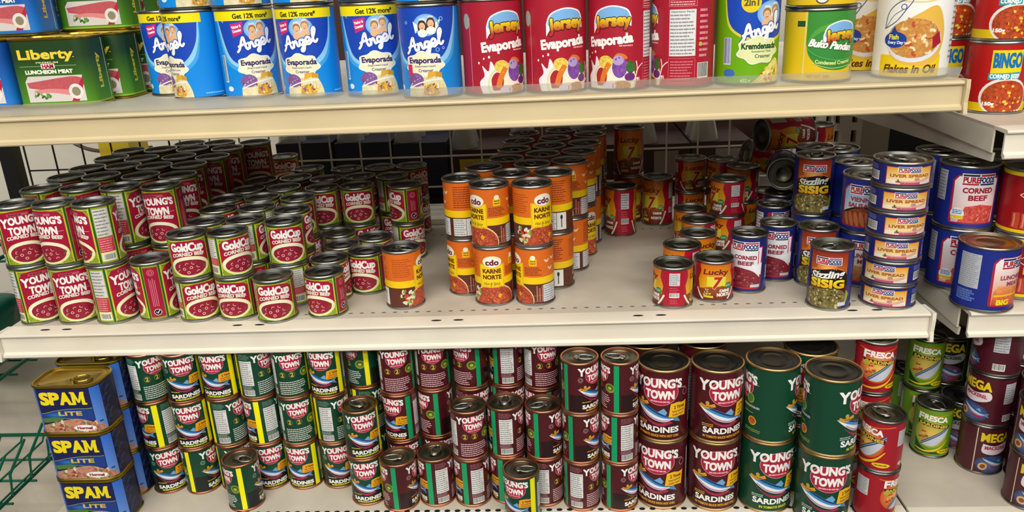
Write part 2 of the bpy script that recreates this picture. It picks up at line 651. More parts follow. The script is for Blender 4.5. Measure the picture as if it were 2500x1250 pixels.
def art_sardine_small(R, H, green):
    base, dark = ('063f2a', '0a2c20') if green else ('4a0f18', '330c12')
    a = Art(H, base, R)
    k = PI * R / 180
    s = 9.6
    # front
    a.rect(-42, 0, 30, 30, '141a1a' if green else '23090d')
    fish(a, 0, 31, 56)
    ribbon(a, -17, 42, 17)
    youngs(a, 0, 70.5, s)
    flag(a, 24, 37, 23, 17)
    a.text('SARDINES', 3, 9.5, 6.4, WHITE, wd=49, bold=.28)
    a.bars(-16, 1.5, 26, 5, 1, 'c8d020' if green else 'd89a20', .8, False)
    a.bars(-22, 16, -6, 19, 1, 'b7c434' if green else 'd89a20', .5, False)
    a.ring(-24, 56, 4, 4, .7, 'b0848a' if not green else '8fb09a')
    a.ring(-24, 56, 2.2, 2.2, .6, 'b0848a' if not green else '8fb09a')
    # stripe, nutrition panel
    a.rect(64 * k - 1, 0, 80 * k, H, 'f6ec0c' if green else '089a60')
    a.table(92 * k, 21, 136 * k, H - 14, 11)
    a.bars(92 * k, H - 12, 136 * k, H - 2, 4, '7d9a8a' if green else 'a06a72', .4)
    a.bars(92 * k, 14, 136 * k, 20, 3, 'b5c0b5' if green else 'c09098', .45)
    a.code(94 * k, 2, 134 * k, 13)
    # back design
    c = 190 * k
    youngs(a, c, 69.5, s * .95)
    for dx in (-13, 3):
        a.text('2', c + dx, 40, 7, 'c9b44a', bold=.2)
        a.ring(c + dx, 40, 5, 5.5, .8, '8a7a2c')
    a.ell(c + 25, 40, 8.5, 8, '7f8f2a')
    a.ell(c + 25, 41, 6, 5, '3f5a20')
    a.ell(c + 25, 40, 3.2, 2.6, 'a9b63a')
    a.bars(c - 21, 3, c + 26, 28, 7, 'dcdcd4' if green else 'dfb8bc', .42)
    a.rect(254 * k, 0, 270 * k, H, 'f6ec0c' if green else '089a60')
    return a


def art_sardine_large(R, H, green):
    base = '04402a' if green else '4c0c18'
    a = Art(H, base, R)
    k = PI * R / 180
    s = 14.2
    if not green:
        a.rect(-62 * k, 0, 56 * k, 42, '380c14')
    fish(a, 0, 46, 80)
    ribbon(a, -25, 62, 24)
    youngs(a, 1, 97, s)
    flag(a, 37, 52, 29, 27, 'f0b81c')
    a.text('SARDINES', 3, 18, 9.5, WHITE, wd=68, bold=.3)
    a.text('IN TOMATO SAUCE' if green else 'IN TOMATO SAUCE WITH HOT CHILI', 3, 7, 4, 'd9d31e' if green else 'e09a1c', wd=46 if green else 68, bold=.15)
    a.bars(-33, 24, -15, 30, 2, 'b9c8c0' if green else 'd89a20', .5, False)
    a.line([(38, 90), (50, 88)], .8, 'd8c8c8')
    a.ring(49, 80, 5, 6, .9, 'b88a92')
    c = 180 * k
    youngs(a, c, 97, s)
    c = 222 * k
    a.ell(c, 66, 7, 8.5, '3f7a3a')
    a.ring(c, 66, 7, 8.5, 1.1, '9fbf5a')
    a.bars(c - 15, 50, c + 17, 54, 2, 'e4e8e0', .55, False)
    a.bars(c - 12, 40, c + 6, 43, 1, '9fae4a', .5, False)
    a.ell(c + 5, 28, 7.5, 7.5, 'e0b22a')
    a.ell(c + 5, 28, 6, 6, ('b8501e', .6))
    a.bars(c - 9, 9, c + 20, 15, 2, '9fae4a', .4, False)
    a.line([(c + 2, 93), (c + 14, 91)], .8, 'd8c8c8')
    a.table(92 * k, 20, 124 * k, H - 18, 14)
    a.code(96 * k, 4, 122 * k, 18)
    return a


def art_corned(R, H, tall):
    a = Art(H, '8f9c26', R)
    k = PI * R / 180
    for c in (0, 180 * k):
        a.rect(c - 62 * k, 0, c + 62 * k, H, 'ccc63a')
        x = 60.5 * k
        w = 6
        for q, j in ((-1, 1), (1, 1), (-1, -1), (1, -1)):   # filigree corners
            yy = H - 7 if j > 0 else 7
            a.specks(c + q * (x - 4), yy, 3.4, 5, 9, .5, 1.2, ['2f6a1c', '5c8a1c'], 3 + j)
        p = [(-x + 1.5, 3), (x - 1.5, 3), (x - 1.5, H - 15 if tall else H - 11), (x - 8, H - 5), (10, H - 2.6), (-10, H - 2.6), (-x + 8, H - 5), (-x + 1.5, H - 15 if tall else H - 11)]
        a.poly([(c + u, v) for u, v in p], 'a31034')
        bx, by = (27, 18) if tall else (28, 16.5)
        for q in (-1, 1):
            a.poly([(c + q * (x - 1.5), 2), (c + q * (x - 1.5), 20 if tall else 15), (c + q * (x - 9), 12), (c + q * (x - 16), 2)], '8f9f26')
            a.specks(c + q * (x - 5), 7, 3, 4, 7, .5, 1.1, ['2f6a1c', '5c8a1c'], 12)
        a.rect(c - x, 0, c + x, 1.5, '2b5a1e')
        a.rect(c - x, H - 1.5, c + x, H, '2b5a1e')
        if tall:
            a.rect(c - 17, H - 11, c + 15, H - 7, 'c0566a')
            a.bars(c - 15, H - 10.6, c + 4, H - 7.4, 1, '4a1a20', .6, False)
            a.text("Y", c - 24, 71.5, 14.5, WHITE, wd=13, bold=.55)
            a.text("OUNG'S", c + 6, 74, 11.5, WHITE, wd=46, bold=.55, arch=1.5)
            a.text('TOWN', c, 58, 12.5, WHITE, wd=40, bold=.6)
            a.line([(c + 20, 56), (c + 29, 56)], .7, 'e8a0a8')
            ty = 45
        else:
            a.text('GoldCup', c, 52, 13, WHITE, wd=53, bold=.65)
            a.line([(c + 3, 43), (c + 18, 43)], .7, 'e8a0a8')
            ty = 37.5
        a.ell(c, by + 2, bx + 4, by + 1.5, 'e3e6a0')
        a.ell(c, by + 4, bx + 1.5, by - 1, 'f0eecb')
        a.ell(c, by + 1, bx - 1.5, by - 3.2, ('8f1a30', .25))
        a.text('CORNED BEEF', c, ty, 5.6, 'ece8d8', wd=52, arch=3.2, bold=.25)
        R_ = random.Random(4)
        for i, (dx, dy) in enumerate([(-15, 4), (-4, 7), (2, 1), (13, 2), (-17, -5), (-3, -8), (12, -8), (6, 9), (-9, -1)]):
            if i % 3 == 2:
                a.ring(c + dx, by + dy * .9, 2.6, 2.4, .9, 'e8c8c0', 10)
            else:
                t0 = R_.uniform(0, 6)
                a.line([(c + dx + 2.6 * math.cos(t0 + q * .5), by + dy * .9 + 2.2 * math.sin(t0 + q * .5)) for q in range(7)], .9, 'e0b8b4')
        a.specks(c + 24, by + 2, 3, 4, 5, 1, 2.2, ['5d7a2a', '8a2a20'], 8)
        a.rect(c + 62 * k, 0, c + 67.5 * k, H, '1f5a1c')
        a.rect(c - 67.5 * k, 0, c - 62 * k, H, '1f5a1c')
        for q in (-1, 1):
            yb = H - 15 if tall else H - 11
            a.poly([(c + q * (x - 1.5), yb), (c + q * (x - 8), H - 5), (c + q * (x - 16), H - 3), (c + q * (x - 1.5), H - 3)], '8f9f26')
            a.specks(c + q * (x - 4.5), H - 6.5, 2.6, 3.2, 6, .5, 1.1, ['2f6a1c', '5c8a1c'], 14)
    for c, kind in ((90 * k, 0), (-90 * k, 1)):
        w = 20.3 * k
        if kind == 0:
            a.rect(c - w, 3, c + w, H - 3, '9e1234')
            a.ring(c, H - 12, 5.5, 5.5, 1, 'df7a8c')
            a.ring(c, H - 12, 3, 3, 1, 'df7a8c')
            for j, q in enumerate((-5, -2.4, .4, 3.2)):
                a.rect(c + q, 22, c + q + .9, H - 22 - 3 * (j % 2), 'df8a98')
            a.ell(c, 12, 6.2, 5.6, 'e8e8e4')
            a.ell(c, 12, 5.4, 4.8, '1c1c20')
            a.line([(c - 2.6, 12.6), (c - .6, 10), (c + 3, 15)], 1.3, WHITE)
        else:
            a.table(c - w, H * .47, c + w, H - 3, 8, paper='d6d4cc')
            a.rect(c - w, 18, c + w, H * .46, 'c23446')
            a.bars(c - w + 1, 19, c + w - 1, H * .45, 6, 'e8949a', .45)
            a.rect(c - w, 3, c + w, 18, 'e2e6a0')
            a.code(c - w + 3, 4, c + w - 2, 15)
    return a


def art_karne(R, H):
    a = Art(H, 'd9691b', R)
    k = PI * R / 180
    W = a.per / 2
    a.rect(-W, 0, W, 36, '5b2c1d')
    a.rect(-W, 34, W, 46, 'efc70c')
    # bowl of meat
    a.ell(2, 6, 37, 29, 'efdca0')
    a.ell(2, 5, 36, 28, ('a8452c', .55))
    a.specks(0, 14, 30, 13, 60, .6, 1.6, ['7c2416', 'c4603c', 'd98a54'], 4)
    a.ell(12, 14, 3, 4, 'e8a41a')
    a.line(smooth_pts([(2, 12), (10, 7), (20, 12)], 4), .8, 'd8792a')
    a.rect(-21, 29, 21, 70, 'f0cf12')
    a.frame(-20, 30, 20, 69, .6, 'b8860a')
    a.ell(1, 74, 16.5, 10.5, 'd9a520')
    a.ell(1, 74, 15.8, 9.8, 'f1ece0')
    a.text('cdo', 1, 73.2, 9.5, '6d1530', wd=22, bold=.35)
    a.text('KARNE', 0, 58, 7, '6a2a10', wd=31, bold=.35)
    a.text('NORTE', 0, 47.5, 7, '6a2a10', wd=31, bold=.35)
    a.text('Hot & Spicy', 0, 36, 5, '8a5a10', wd=28, shear=.3)
    # right of the front: icon, text, pink upright lettering
    x = 70 * k
    a.rect(x - 7, 66, x + 6, 78, 'e8b81a')
    a.ell(x - .5, 80, 4.5, 4, 'f0ead0')
    a.bars(x - 5, 68, x + 4, 76, 2, '7a5a10', .4, False)
    a.bars(x - 15, 49, x + 15, 64, 6, '6a2410', .5)
    for j, q in enumerate((4, 8.5, 13)):
        a.rect(x + q, 4, x + q + 2.4, 31 - 4 * (j % 2), 'b06a5a')
    a.frame(x - 2, 3, x + 16, 14, .5, 'c88a7a')
    # smiles over a table
    x = 122 * k
    for dx, dy in ((-5, 74), (8, 77), (2, 60)):
        a.line(smooth_pts([(x + dx - 5, dy + 2), (x + dx, dy - 2.2), (x + dx + 5, dy + 2)], 4), 2.4, 'eec9a0', lambda t: .35 + 1.2 * math.sin(PI * t))
    a.table(x - 13, 2, x + 15, 32, 7, paper='d4d6dc')
    # text block, table with fork box
    x = 205 * k
    a.bars(x - 22, 50, x + 18, H - 5, 10, '8a3410', .45)
    a.table(x - 24, 2, x - 2, 32, 7, paper='d9d9d9')
    a.rect(x - 1.2, 2, x + 16, 32, 'e4e2dc')
    a.ell(x + 7, 24, 2.2, 4, '25252c')
    a.rect(x + 6.2, 6, x + 7.8, 22, '25252c')
    x = 292 * k
    a.bars(x - 20, 52, x + 14, H - 8, 9, 'a84a14', .4)
    a.specks(x + 4, 17, 13, 13, 26, 2, 5, ['d8d4b0', '7a9a34', 'c8402c', '9ab04a', 'e0dcc8'], 6)
    return a


def art_lucky(R, H, tall):
    a = Art(H, 'a8122c', R)
    k = PI * R / 180
    v = H / 61.0
    for c in (0, 180 * k):
        p = [(-38 * k - 4, 0), (38 * k + 4, 0), (56 * k, H * .55), (46 * k, H * .8), (50 * k, H), (-50 * k, H), (-46 * k, H * .8), (-56 * k, H * .55)]
        a.grad([(c + x, y) for x, y in p], 'e8c61c', 'd06a10')
        a.rect(c - 15, H * .38, c + 16, H * .66, 'dcd23c')
        a.grad([(c - 32, 0), (c + 32, 0), (c + 30, H * .3), (c + 10, H * .4), (c - 12, H * .36), (c - 31, H * .28)], '6a2212', '9a4a1c', .35)
        a.line(smooth_pts([(c + 21, 0), (c + 27, H * .12), (c + 33, H * .3)], 5), 3.2, 'ece6da')
        a.line(smooth_pts([(c - 21, 0), (c - 27, H * .12), (c - 33, H * .3)], 5), 3.2, 'ece6da')
        a.text('Lucky', c, H * .79, 9 * v ** .6, '7c1c12', wd=41, bold=.4, shear=.18, out=(.35, 'f0a83a'), arch=1)
        a.text('7', c + 2, H * .5, 19 * v ** .75, 'b3240f', wd=12.5, bold=.6, shear=.2, out=(.7, 'f2d9a0'))
        a.ell(c + 22, H * .39, 6.5, 5.5, '2f7a4a')
        a.bars(c + 17, H * .36, c + 26, H * .43, 2, 'c8e0c8', .5, False)
        a.text('CARNE', c + 15, H * .26, 4.6, WHITE, wd=18, bold=.3)
        a.text('NORTE', c + 13, H * .15, 5.2, WHITE, wd=22, bold=.3)
        a.specks(c - 15, H * .2, 7, 6, 12, 1, 2.4, ['b8b0a0', '8a8a4a', 'd8c85a'], 5)
        a.rect(c - 20, H * .06, c - 4, H * .12, 'd8c23a')
    for c in (90 * k, -90 * k):
        a.table(c - 8.5, H * .58, c + 8.5, H * .93, 6, paper='cfd2d4')
        a.bars(c - 8, H * .38, c + 8, H * .54, 3, 'd05468', .4)
        a.code(c - 8, H * .24, c + 8, H * .37)
        a.bars(c - 7, H * .06, c + 7, H * .2, 3, 'd05468', .4)
    return a


def pf_logo(a, cx, cy, w, h, t1='b01c30', t2='17306e'):
    a.rect(cx - w / 2 - h * .08, cy - h * .58, cx + w / 2 + h * .08, cy + h * .58, 'eeeef0')
    a.rect(cx - w / 2, cy + h * .32, cx - w * .02, cy + h * .5, '16285e')
    a.rect(cx + w * .02, cy + h * .32, cx + w / 2, cy + h * .5, 'b8203a')
    a.rect(cx - w / 2, cy - h * .5, cx - w * .02, cy - h * .34, 'b8203a')
    a.rect(cx + w * .02, cy - h * .5, cx + w / 2, cy - h * .34, '16285e')
    a.text('PURE', cx - w * .245, cy - .01 * h, h * .52, t1, wd=w * .47, bold=h * .022)
    a.text('FOODS', cx + w * .245, cy - .01 * h, h * .52, t2, wd=w * .5, bold=h * .022)


def art_pure_tall(R, H):
    a = Art(H, '1c2467', R)
    a.poly([(-29, 4), (26, 4), (30, 8), (32, H - 14), (24, H - 14), (22, H - 6), (-30, H - 6), (-32, H - 10)], 'b52038')
    a.poly([(-28, 6), (26, 6), (30, H - 16), (-30, H - 16)], 'dedee2')
    a.poly(smooth_pts([(-28, 37), (-10, 41), (14, 36), (29, 22)], 5) + [(28, 6), (-28, 6)], ('7d2430', .45))
    a.specks(-2, 21, 24, 13, 36, .8, 2.4, ['a8525a', '5e141c', 'b06a6a'], 7)
    a.poly(smooth_pts([(12, 44), (22, 34), (30, 28)], 4) + [(31, 50), (26, 48)], 'e6e6ea')
    pf_logo(a, 0, H - 14, 46, 14)
    a.text('CORNED', 2, H - 33, 6.4, '8c2038', wd=38, bold=.3)
    a.text('BEEF', 3, H - 43, 6.4, '8c2038', wd=26, bold=.3)
    a.ell(-23, 22, 7.5, 7.5, '3f7a5c')
    a.ring(-23, 22, 7.5, 7.5, 1, 'c8d8cc')
    a.bars(-28, 20, -18, 25, 2, 'd4e4d8', .5, False)
    a.rect(12, 7, 28, 12, 'b9c4c8')
    a.code(42, 20, 50, 42)
    a.bars(38, 8, 52, 16, 3, '7a88c8', .4)
    a.table(-62, 26, -40, H - 8, 10)
    return a


def art_sisig(R, H):
    a = Art(H, '1c2876', R)
    a.grad([(-32, 6), (32, 6), (31, H), (-31, H)], '16130f', '8a1c14')
    a.grad([(-30, 38), (30, 38), (30, H), (-30, H)], 'd8742a', '8c2418')
    a.gell(-2, 66, 16, 10, 'f2b862', 'd8702a')
    a.gell(14, 58, 12, 9, 'eeaa58', 'd4702a')
    a.gell(-20, 56, 9, 9, 'e8a05a', 'd0702a')
    a.poly(smooth_pts([(-31, 58), (-14, 62), (10, 66), (27, 60), (31, 52)], 5) + smooth_pts([(33, 38), (14, 34), (-14, 33), (-33, 38)], 4), '15110f')
    a.ell(-3, 16, 36, 20, '6f6636')
    a.specks(-3, 16, 34, 18.5, 150, 1.2, 2.8, ['8a7f46', '5a4f28', 'b3a468', '3c3418', '9a8c58', 'c9bd88', '74603a'], 9, .7)
    a.poly(smooth_pts([(31, 30), (37, 22), (33, 8)], 5) + [(29, 8), (31, 22)], '9aa040')
    a.rect(18, 4, 32, 10, 'cfd0d4')
    pf_logo(a, 0, H - 15, 38, 11)
    a.text('Sizzling', 0, H - 37, 11, WHITE, wd=52, shear=.35, rot=7, bold=.4, out=(1.1, '0c0c10'))
    a.text('SISIG', 0, 41, 12.5, 'e8a818', wd=52, bold=.9, out=(1.3, '120c08'), col2='f6dc2c')
    a.code(58, 20, 72, 44)
    a.bars(50, 60, 74, 84, 6, '7a88c8', .4)
    return a


def art_liver(R, H):
    a = Art(H, '1d2470', R)
    y1 = H - 2
    a.rect(-35, 1, 35, y1 - .5, 'e04a30')
    a.grad([(-34, 1.8), (34, 1.8), (34, y1 - 1.3), (-34, y1 - 1.3)], 'efe3b0', 'e0a018')
    a.rect(-34, 1.8, 34, 8, 'ece4c8')
    pf_logo(a, -2, y1 - 4.5, 32, 8)
    a.text('LIVER SPREAD', 0, 14.5, 4.2, 'a8541c', wd=58, bold=.22)
    a.line(smooth_pts([(-20, 5.5), (-4, 5), (14, 6), (30, 10)], 5), 4.2, 'dba69a')
    a.line(smooth_pts([(-14, 3.4), (2, 3), (14, 3.5)], 5), 3.2, 'b8566a')
    a.ell(9, 9, 4, 2.6, 'b98a84')
    a.specks(-17, 6.5, 4, 2, 7, .8, 2, ['3f6a3a', '7a2a24'], 3)
    a.rect(16, 2.4, 32, 5, 'cfd0d6')
    for q in (-1, 1):
        x = q * 58
        a.bars(x - 13, H - 10, x + 11, H - 2, 4, '7f8ad0', .45)
        a.code(x - 12, 4, x + 11, H - 12)
    return a


def art_wide(R, H, what):
    a = Art(H, '1b2b86', R)
    a.poly([(-34, 6), (33, 6), (34, 10), (36, H - 14), (28, H - 10), (-28, H - 10), (-36, H - 18), (-36, 10)], 'b02038')
    p = [(-32, 8), (32, 8), (33, H - 16), (-27, H - 12), (-33, H - 20)]
    if what == 'sausage':
        a.grad(p, 'eef0f2', '7fb0dc')
        a.text('VIENNA', 0, H - 32, 7, 'a03040', wd=40, bold=.3)
        a.text('SAUSAGE', 0, H - 42, 7, 'a03040', wd=46, bold=.3)
        a.poly(smooth_pts([(-32, 30), (-10, 40), (12, 40), (32, 30)], 5) + [(32, 26), (-32, 26)], '1c1a1c')
        a.poly([(-32, 8), (32, 8)] + smooth_pts([(32, 28), (12, 37), (-10, 37), (-32, 26)], 5), ('8a3c20', .3))
        for i in range(7):
            a.line(smooth_pts([(-28 + i * 9, 32 - abs(i - 3)), (-26 + i * 9, 20), (-22 + i * 9, 8)], 4), 7, 'b5683c', lambda t: .4 + .6 * math.sin(PI * t))
        pf_logo(a, 0, H - 16, 44, 14)
    elif what == 'meat':
        a.grad(p, 'd8c8a0', 'efeff0')
        a.text('LUNCHEON', 0, H - 33, 7, 'a03040', wd=48, bold=.3)
        a.text('MEAT', 0, H - 43, 7, 'a03040', wd=26, bold=.3)
        a.grad([(-32, 8), (32, 8), (30, 32), (-26, 34)], 'a8502a', 'd8a060', .3)
        pf_logo(a, 0, H - 16, 46, 15)
    elif what == 'bread':
        a.grad(p, 'd8783a', 'f0f0f0')
        a.text('LUNCHEON', 1, H - 42, 6.5, '9a3c58', wd=48, bold=.3)
        a.text('MEAT', 1, H - 52, 6.5, '9a3c58', wd=26, bold=.3)
        a.grad([(-31, 8), (31, 8), (32, 34), (-24, 40), (-30, 30)], 'c8401c', 'e89a5a', .2)
        a.poly([(-30, 22), (31, 24), (31, 27), (-29, 25)], 'f0c020')
        a.text('BIG', -14, 13, 8, 'f0e020', wd=20, bold=.5)
        pf_logo(a, 0, H - 20, 46, 16)
        a.table(-84, H * .34, -52, H - 8, 16, paper='b9bcc4', ink='8f929c')
        a.bars(-84, 10, -52, H * .3, 5, '5a78c0', .8)
    else:
        a.grad(p, 'd8a8a8', 'f0f0f2')
        a.poly([(-22, 8), (28, 8), (31, 34), (8, 38), (-14, 34)], ('c24a44', .5))
        a.specks(4, 20, 22, 12, 40, 1, 3, ['dc7a6a', 'a83030', 'e89a8a'], 11, .35)
        a.text('CORNED', 2, H - 34, 8, '9a1c34', wd=44, bold=.35)
        a.text('BEEF', 3, H - 46, 8, '9a1c34', wd=28, bold=.35)
        a.ell(-24, 22, 10, 10, 'dfe4ea')
        a.rect(-33, 13, -15, 19, 'e0c020')
        a.bars(-31, 21, -17, 29, 3, '2a5a9a', .5, False)
        pf_logo(a, 2, H - 17, 48, 17)
        a.table(-66, 40, -46, H - 6, 9, paper='b4b6bc')
    a.bars(52, 20, 80, 50, 8, '6a80c8', .4)
    return a


def art_hotdog(R, H):
    a = Art(H, '9a1016', R)
    W = a.per / 2
    a.rect(-W, 0, W, 5, 'e8c814')
    a.rect(-W, H - 6, W, H, 'e8d014')
    a.line([(-32, 60), (0, 82), (34, 60), (0, 40), (-32, 60)], 1.2, 'efe0d0')
    a.text('PHILLIPS', 3, 60, 13, 'e8b83a', wd=50, bold=.3)
    a.rect(-22, 38, 28, 50, 'e8c224')
    a.text('SAUSAGES', 3, 44, 9, '1a1208', wd=46, bold=.4)
    for i in range(6):
        x = -34 + i * 13
        a.line(smooth_pts([(x, 32), (x + 1, 20), (x, 7)], 4), 11, 'b8452c')
        a.line(smooth_pts([(x - 2, 30), (x - 1.4, 20), (x - 2, 9)], 4), 2.4, 'd8826a')
    a.line([(W - 1, 10), (W - 1, H - 10)], 30, 'b8141c')
    return a


def art_fresca(R, H, red):
    base = 'a01826' if red else '64941a'
    a = Art(H, base, R)
    W = a.per / 2
    a.line(smooth_pts([(-34, H - 6), (0, H - 10), (40, H - 4)], 6), 1.2, 'e87a2a')
    a.gell(-2, 42, 28, 26, 'e8c05a', 'c8502a' if red else '9aa83a')
    a.poly(smooth_pts([(-28, 30), (-14, 14), (6, 8), (30, 16)], 5) + [(30, 4), (-26, 4)], ('9c1424', .3) if red else ('14401e', .3))
    a.specks(-14, 38, 8, 8, 14, 1.4, 3.4, ['c8202a', 'd8482a', '6a8a2a', 'e8b060'], 5)
    for off, c in ((4, '8fa0b8'), (0, 'c4ccd8')):
        up = smooth_pts([(-16, 20 + off), (0, 34 + off), (16, 46 + off), (28, 56 + off)], 5)
        dn = smooth_pts([(28, 54 + off), (20, 36 + off), (4, 20 + off), (-16, 20 + off)], 5)
        a.poly(up + dn, c)
        a.line(up, 1.6, '3a4a6a')
    a.line(smooth_pts([(-26, 10), (-6, 8), (14, 16), (28, 32)], 5), 3, 'e8c01a', lambda t: .4 + .9 * math.sin(PI * t))
    a.text('F', -21, H - 15, 12, WHITE, wd=9, bold=.5, rot=-3)
    a.text('RESCA', 4, H - 15.5, 9.5, WHITE, wd=38, bold=.5, rot=-4)
    a.poly([(-25, H - 23), (27, H - 27), (26, H - 34), (-25, H - 30)], '201408')
    a.text('SARDINES', 1, H - 28.5, 5, 'e0bc4a', wd=47, bold=.25, rot=-4)
    a.ell(-20, 50, 6, 4.5, 'b8a83a')
    a.ell(24, 9, 13, 4.2, 'e8c81a')
    a.bars(15, 7, 33, 11, 1, '9a6a10', .6, False)
    x = 56
    a.table(x - 10, H * .52, x + 11, H - 12, 8, paper='c6c8ca')
    a.ell(x, 10, 5, 3.5, 'dcb8b8' if red else 'dcdcb8')
    a.table(-70, H * .5, -48, H - 10, 8, paper='cacac8')
    return a


def art_mega(R, H, green):
    a = Art(H, '2f4a1c' if green else '4a1420', R)
    W = a.per / 2
    if green:
        a.rect(-27, 2, 27, H - 2, '14261c')
        a.frame(-27, 2, 27, H - 2, .8, 'b8a83a')
    else:
        a.rect(-31, 0, -29.5, H, 'd8c8b0')
    a.text('MEGA', 0, H - 16, 15, 'e8cc1c', wd=48, bold=.6)
    a.poly(smooth_pts([(-20, H - 28), (0, H - 31), (22, H - 26), (24, H - 40), (0, H - 48), (-20, H - 44), (-20, H - 28)], 4), 'b9b2b4' if green else 'e4dade')
    a.text('MACKEREL', 1, H - 35, 6, '2c4c34' if green else 'b03a5a', wd=36, bold=.3)
    a.gell(-2, 16, 26, 17, '6a7aa8', '2c3c6c' if not green else '7a2a30', t=.3)
    fish(a, 4, 20, 44)
    a.ell(-16, 12, 7, 7, 'd8b070')
    a.ell(-16, 12, 4, 4, '8a4a2a')
    a.table(44, 38, 66, H - 8, 8, paper='b8b8bc')
    a.code(46, 6, 64, 18)
    return a


ANGEL = [  # script lettering as pen strokes: A, n, g, e, l
    [(0, 0), (6, 6), (14, 22), (18, 27), (19, 22), (19, 8), (21, 2), (24, 3)], [(5, 10), (12, 12), (21, 13)],
    [(26, 14), (27, 8), (26, 3)], [(26, 6), (30, 13), (33, 14), (34, 9), (35, 4), (38, 4)],
    [(48, 14), (43, 15), (40, 10), (42, 5), (46, 6), (49, 13)], [(49, 14), (49, 4), (46, -6), (42, -8), (41, -4), (47, 1), (53, 5)],
    [(53, 8), (60, 10.5), (62, 15), (58, 18), (53.5, 13), (54, 6), (58, 3.5), (64, 7)],
    [(64, 7), (72, 19), (76.5, 29), (75, 34), (71, 29), (69, 16), (69.5, 7), (73, 5), (77, 9)]]


def angel_word(a, cx, cy, w, rot=10, edge='1c3c9c'):
    k = w / 76.0
    r = math.radians(rot)

    def P(p):
        x, y = (p[0] - 36) * k, (p[1] - 12) * k
        return cx + x * math.cos(r) - y * math.sin(r), cy + x * math.sin(r) + y * math.cos(r)
    for wd, c in ((7.8, edge), (4.9, 'f2f4fa')):
        V = [smooth_pts([P(q) for q in st], 5) for st in ANGEL]
        for st in V:
            a.line(st, wd * k, c)
            for e in (st[0], st[-1]):
                a.ell(e[0], e[1], wd * k / 2, wd * k / 2, c, n=10)


def two_faces(a, cx, cy, s, girls=False):
    a.gell(cx, cy, 2.7 * s, 2.2 * s, 'dceefa', '6aa8e0')
    if girls:
        a.poly([(cx - 2.4 * s, cy - 1.6 * s), (cx - 2.8 * s, cy + .8 * s), (cx - 1.2 * s, cy - .5 * s)], WHITE)
        a.poly([(cx + 2.2 * s, cy - 1.6 * s), (cx + 3.0 * s, cy + 1.2 * s), (cx + 1.2 * s, cy - .2 * s)], WHITE)
    for dx, dy, hair in ((-.85, -.15, '3a2416' if girls else 'a8743a'), (.95, .35, '5a3018' if girls else 'b8844a')):
        x, y = cx + dx * s, cy + dy * s
        if girls:
            a.ell(x, y - .35 * s, .95 * s, 1.5 * s, hair, n=16)
        a.ell(x, y + .2 * s, .85 * s, .95 * s, hair, n=16)
        a.ell(x, y - .1 * s, .66 * s, .78 * s, 'e8b890', n=16)
        a.ell(x, y - 1.45 * s, 1.0 * s, .8 * s, 'e6b48c' if not girls else 'f0ece6', n=14)
        for q in (-.25, .25):
            a.ell(x + q * s, y, .07 * s, .07 * s, '40281c', n=6)
        a.line(smooth_pts([(x - .25 * s, y - .35 * s), (x, y - .47 * s), (x + .25 * s, y - .35 * s)], 3), .12 * s, 'b04a40')
        a.ring(x, y + 1.3 * s, .6 * s, .18 * s, .12 * s, 'f4f4ff', 14)


def cloud(a, cx, cy, w, h, c='efe8c8', e='fbfaf2'):
    for g, col in ((1.06, e), (1.0, c)):
        V = []
        for i in range(44):
            t = 2 * PI * i / 44
            q = g * (1 + .09 * math.cos(7 * t + .8))
            V.append((cx + w / 2 * q * math.cos(t), cy + h / 2 * q * math.sin(t)))
        a.poly(V, col)


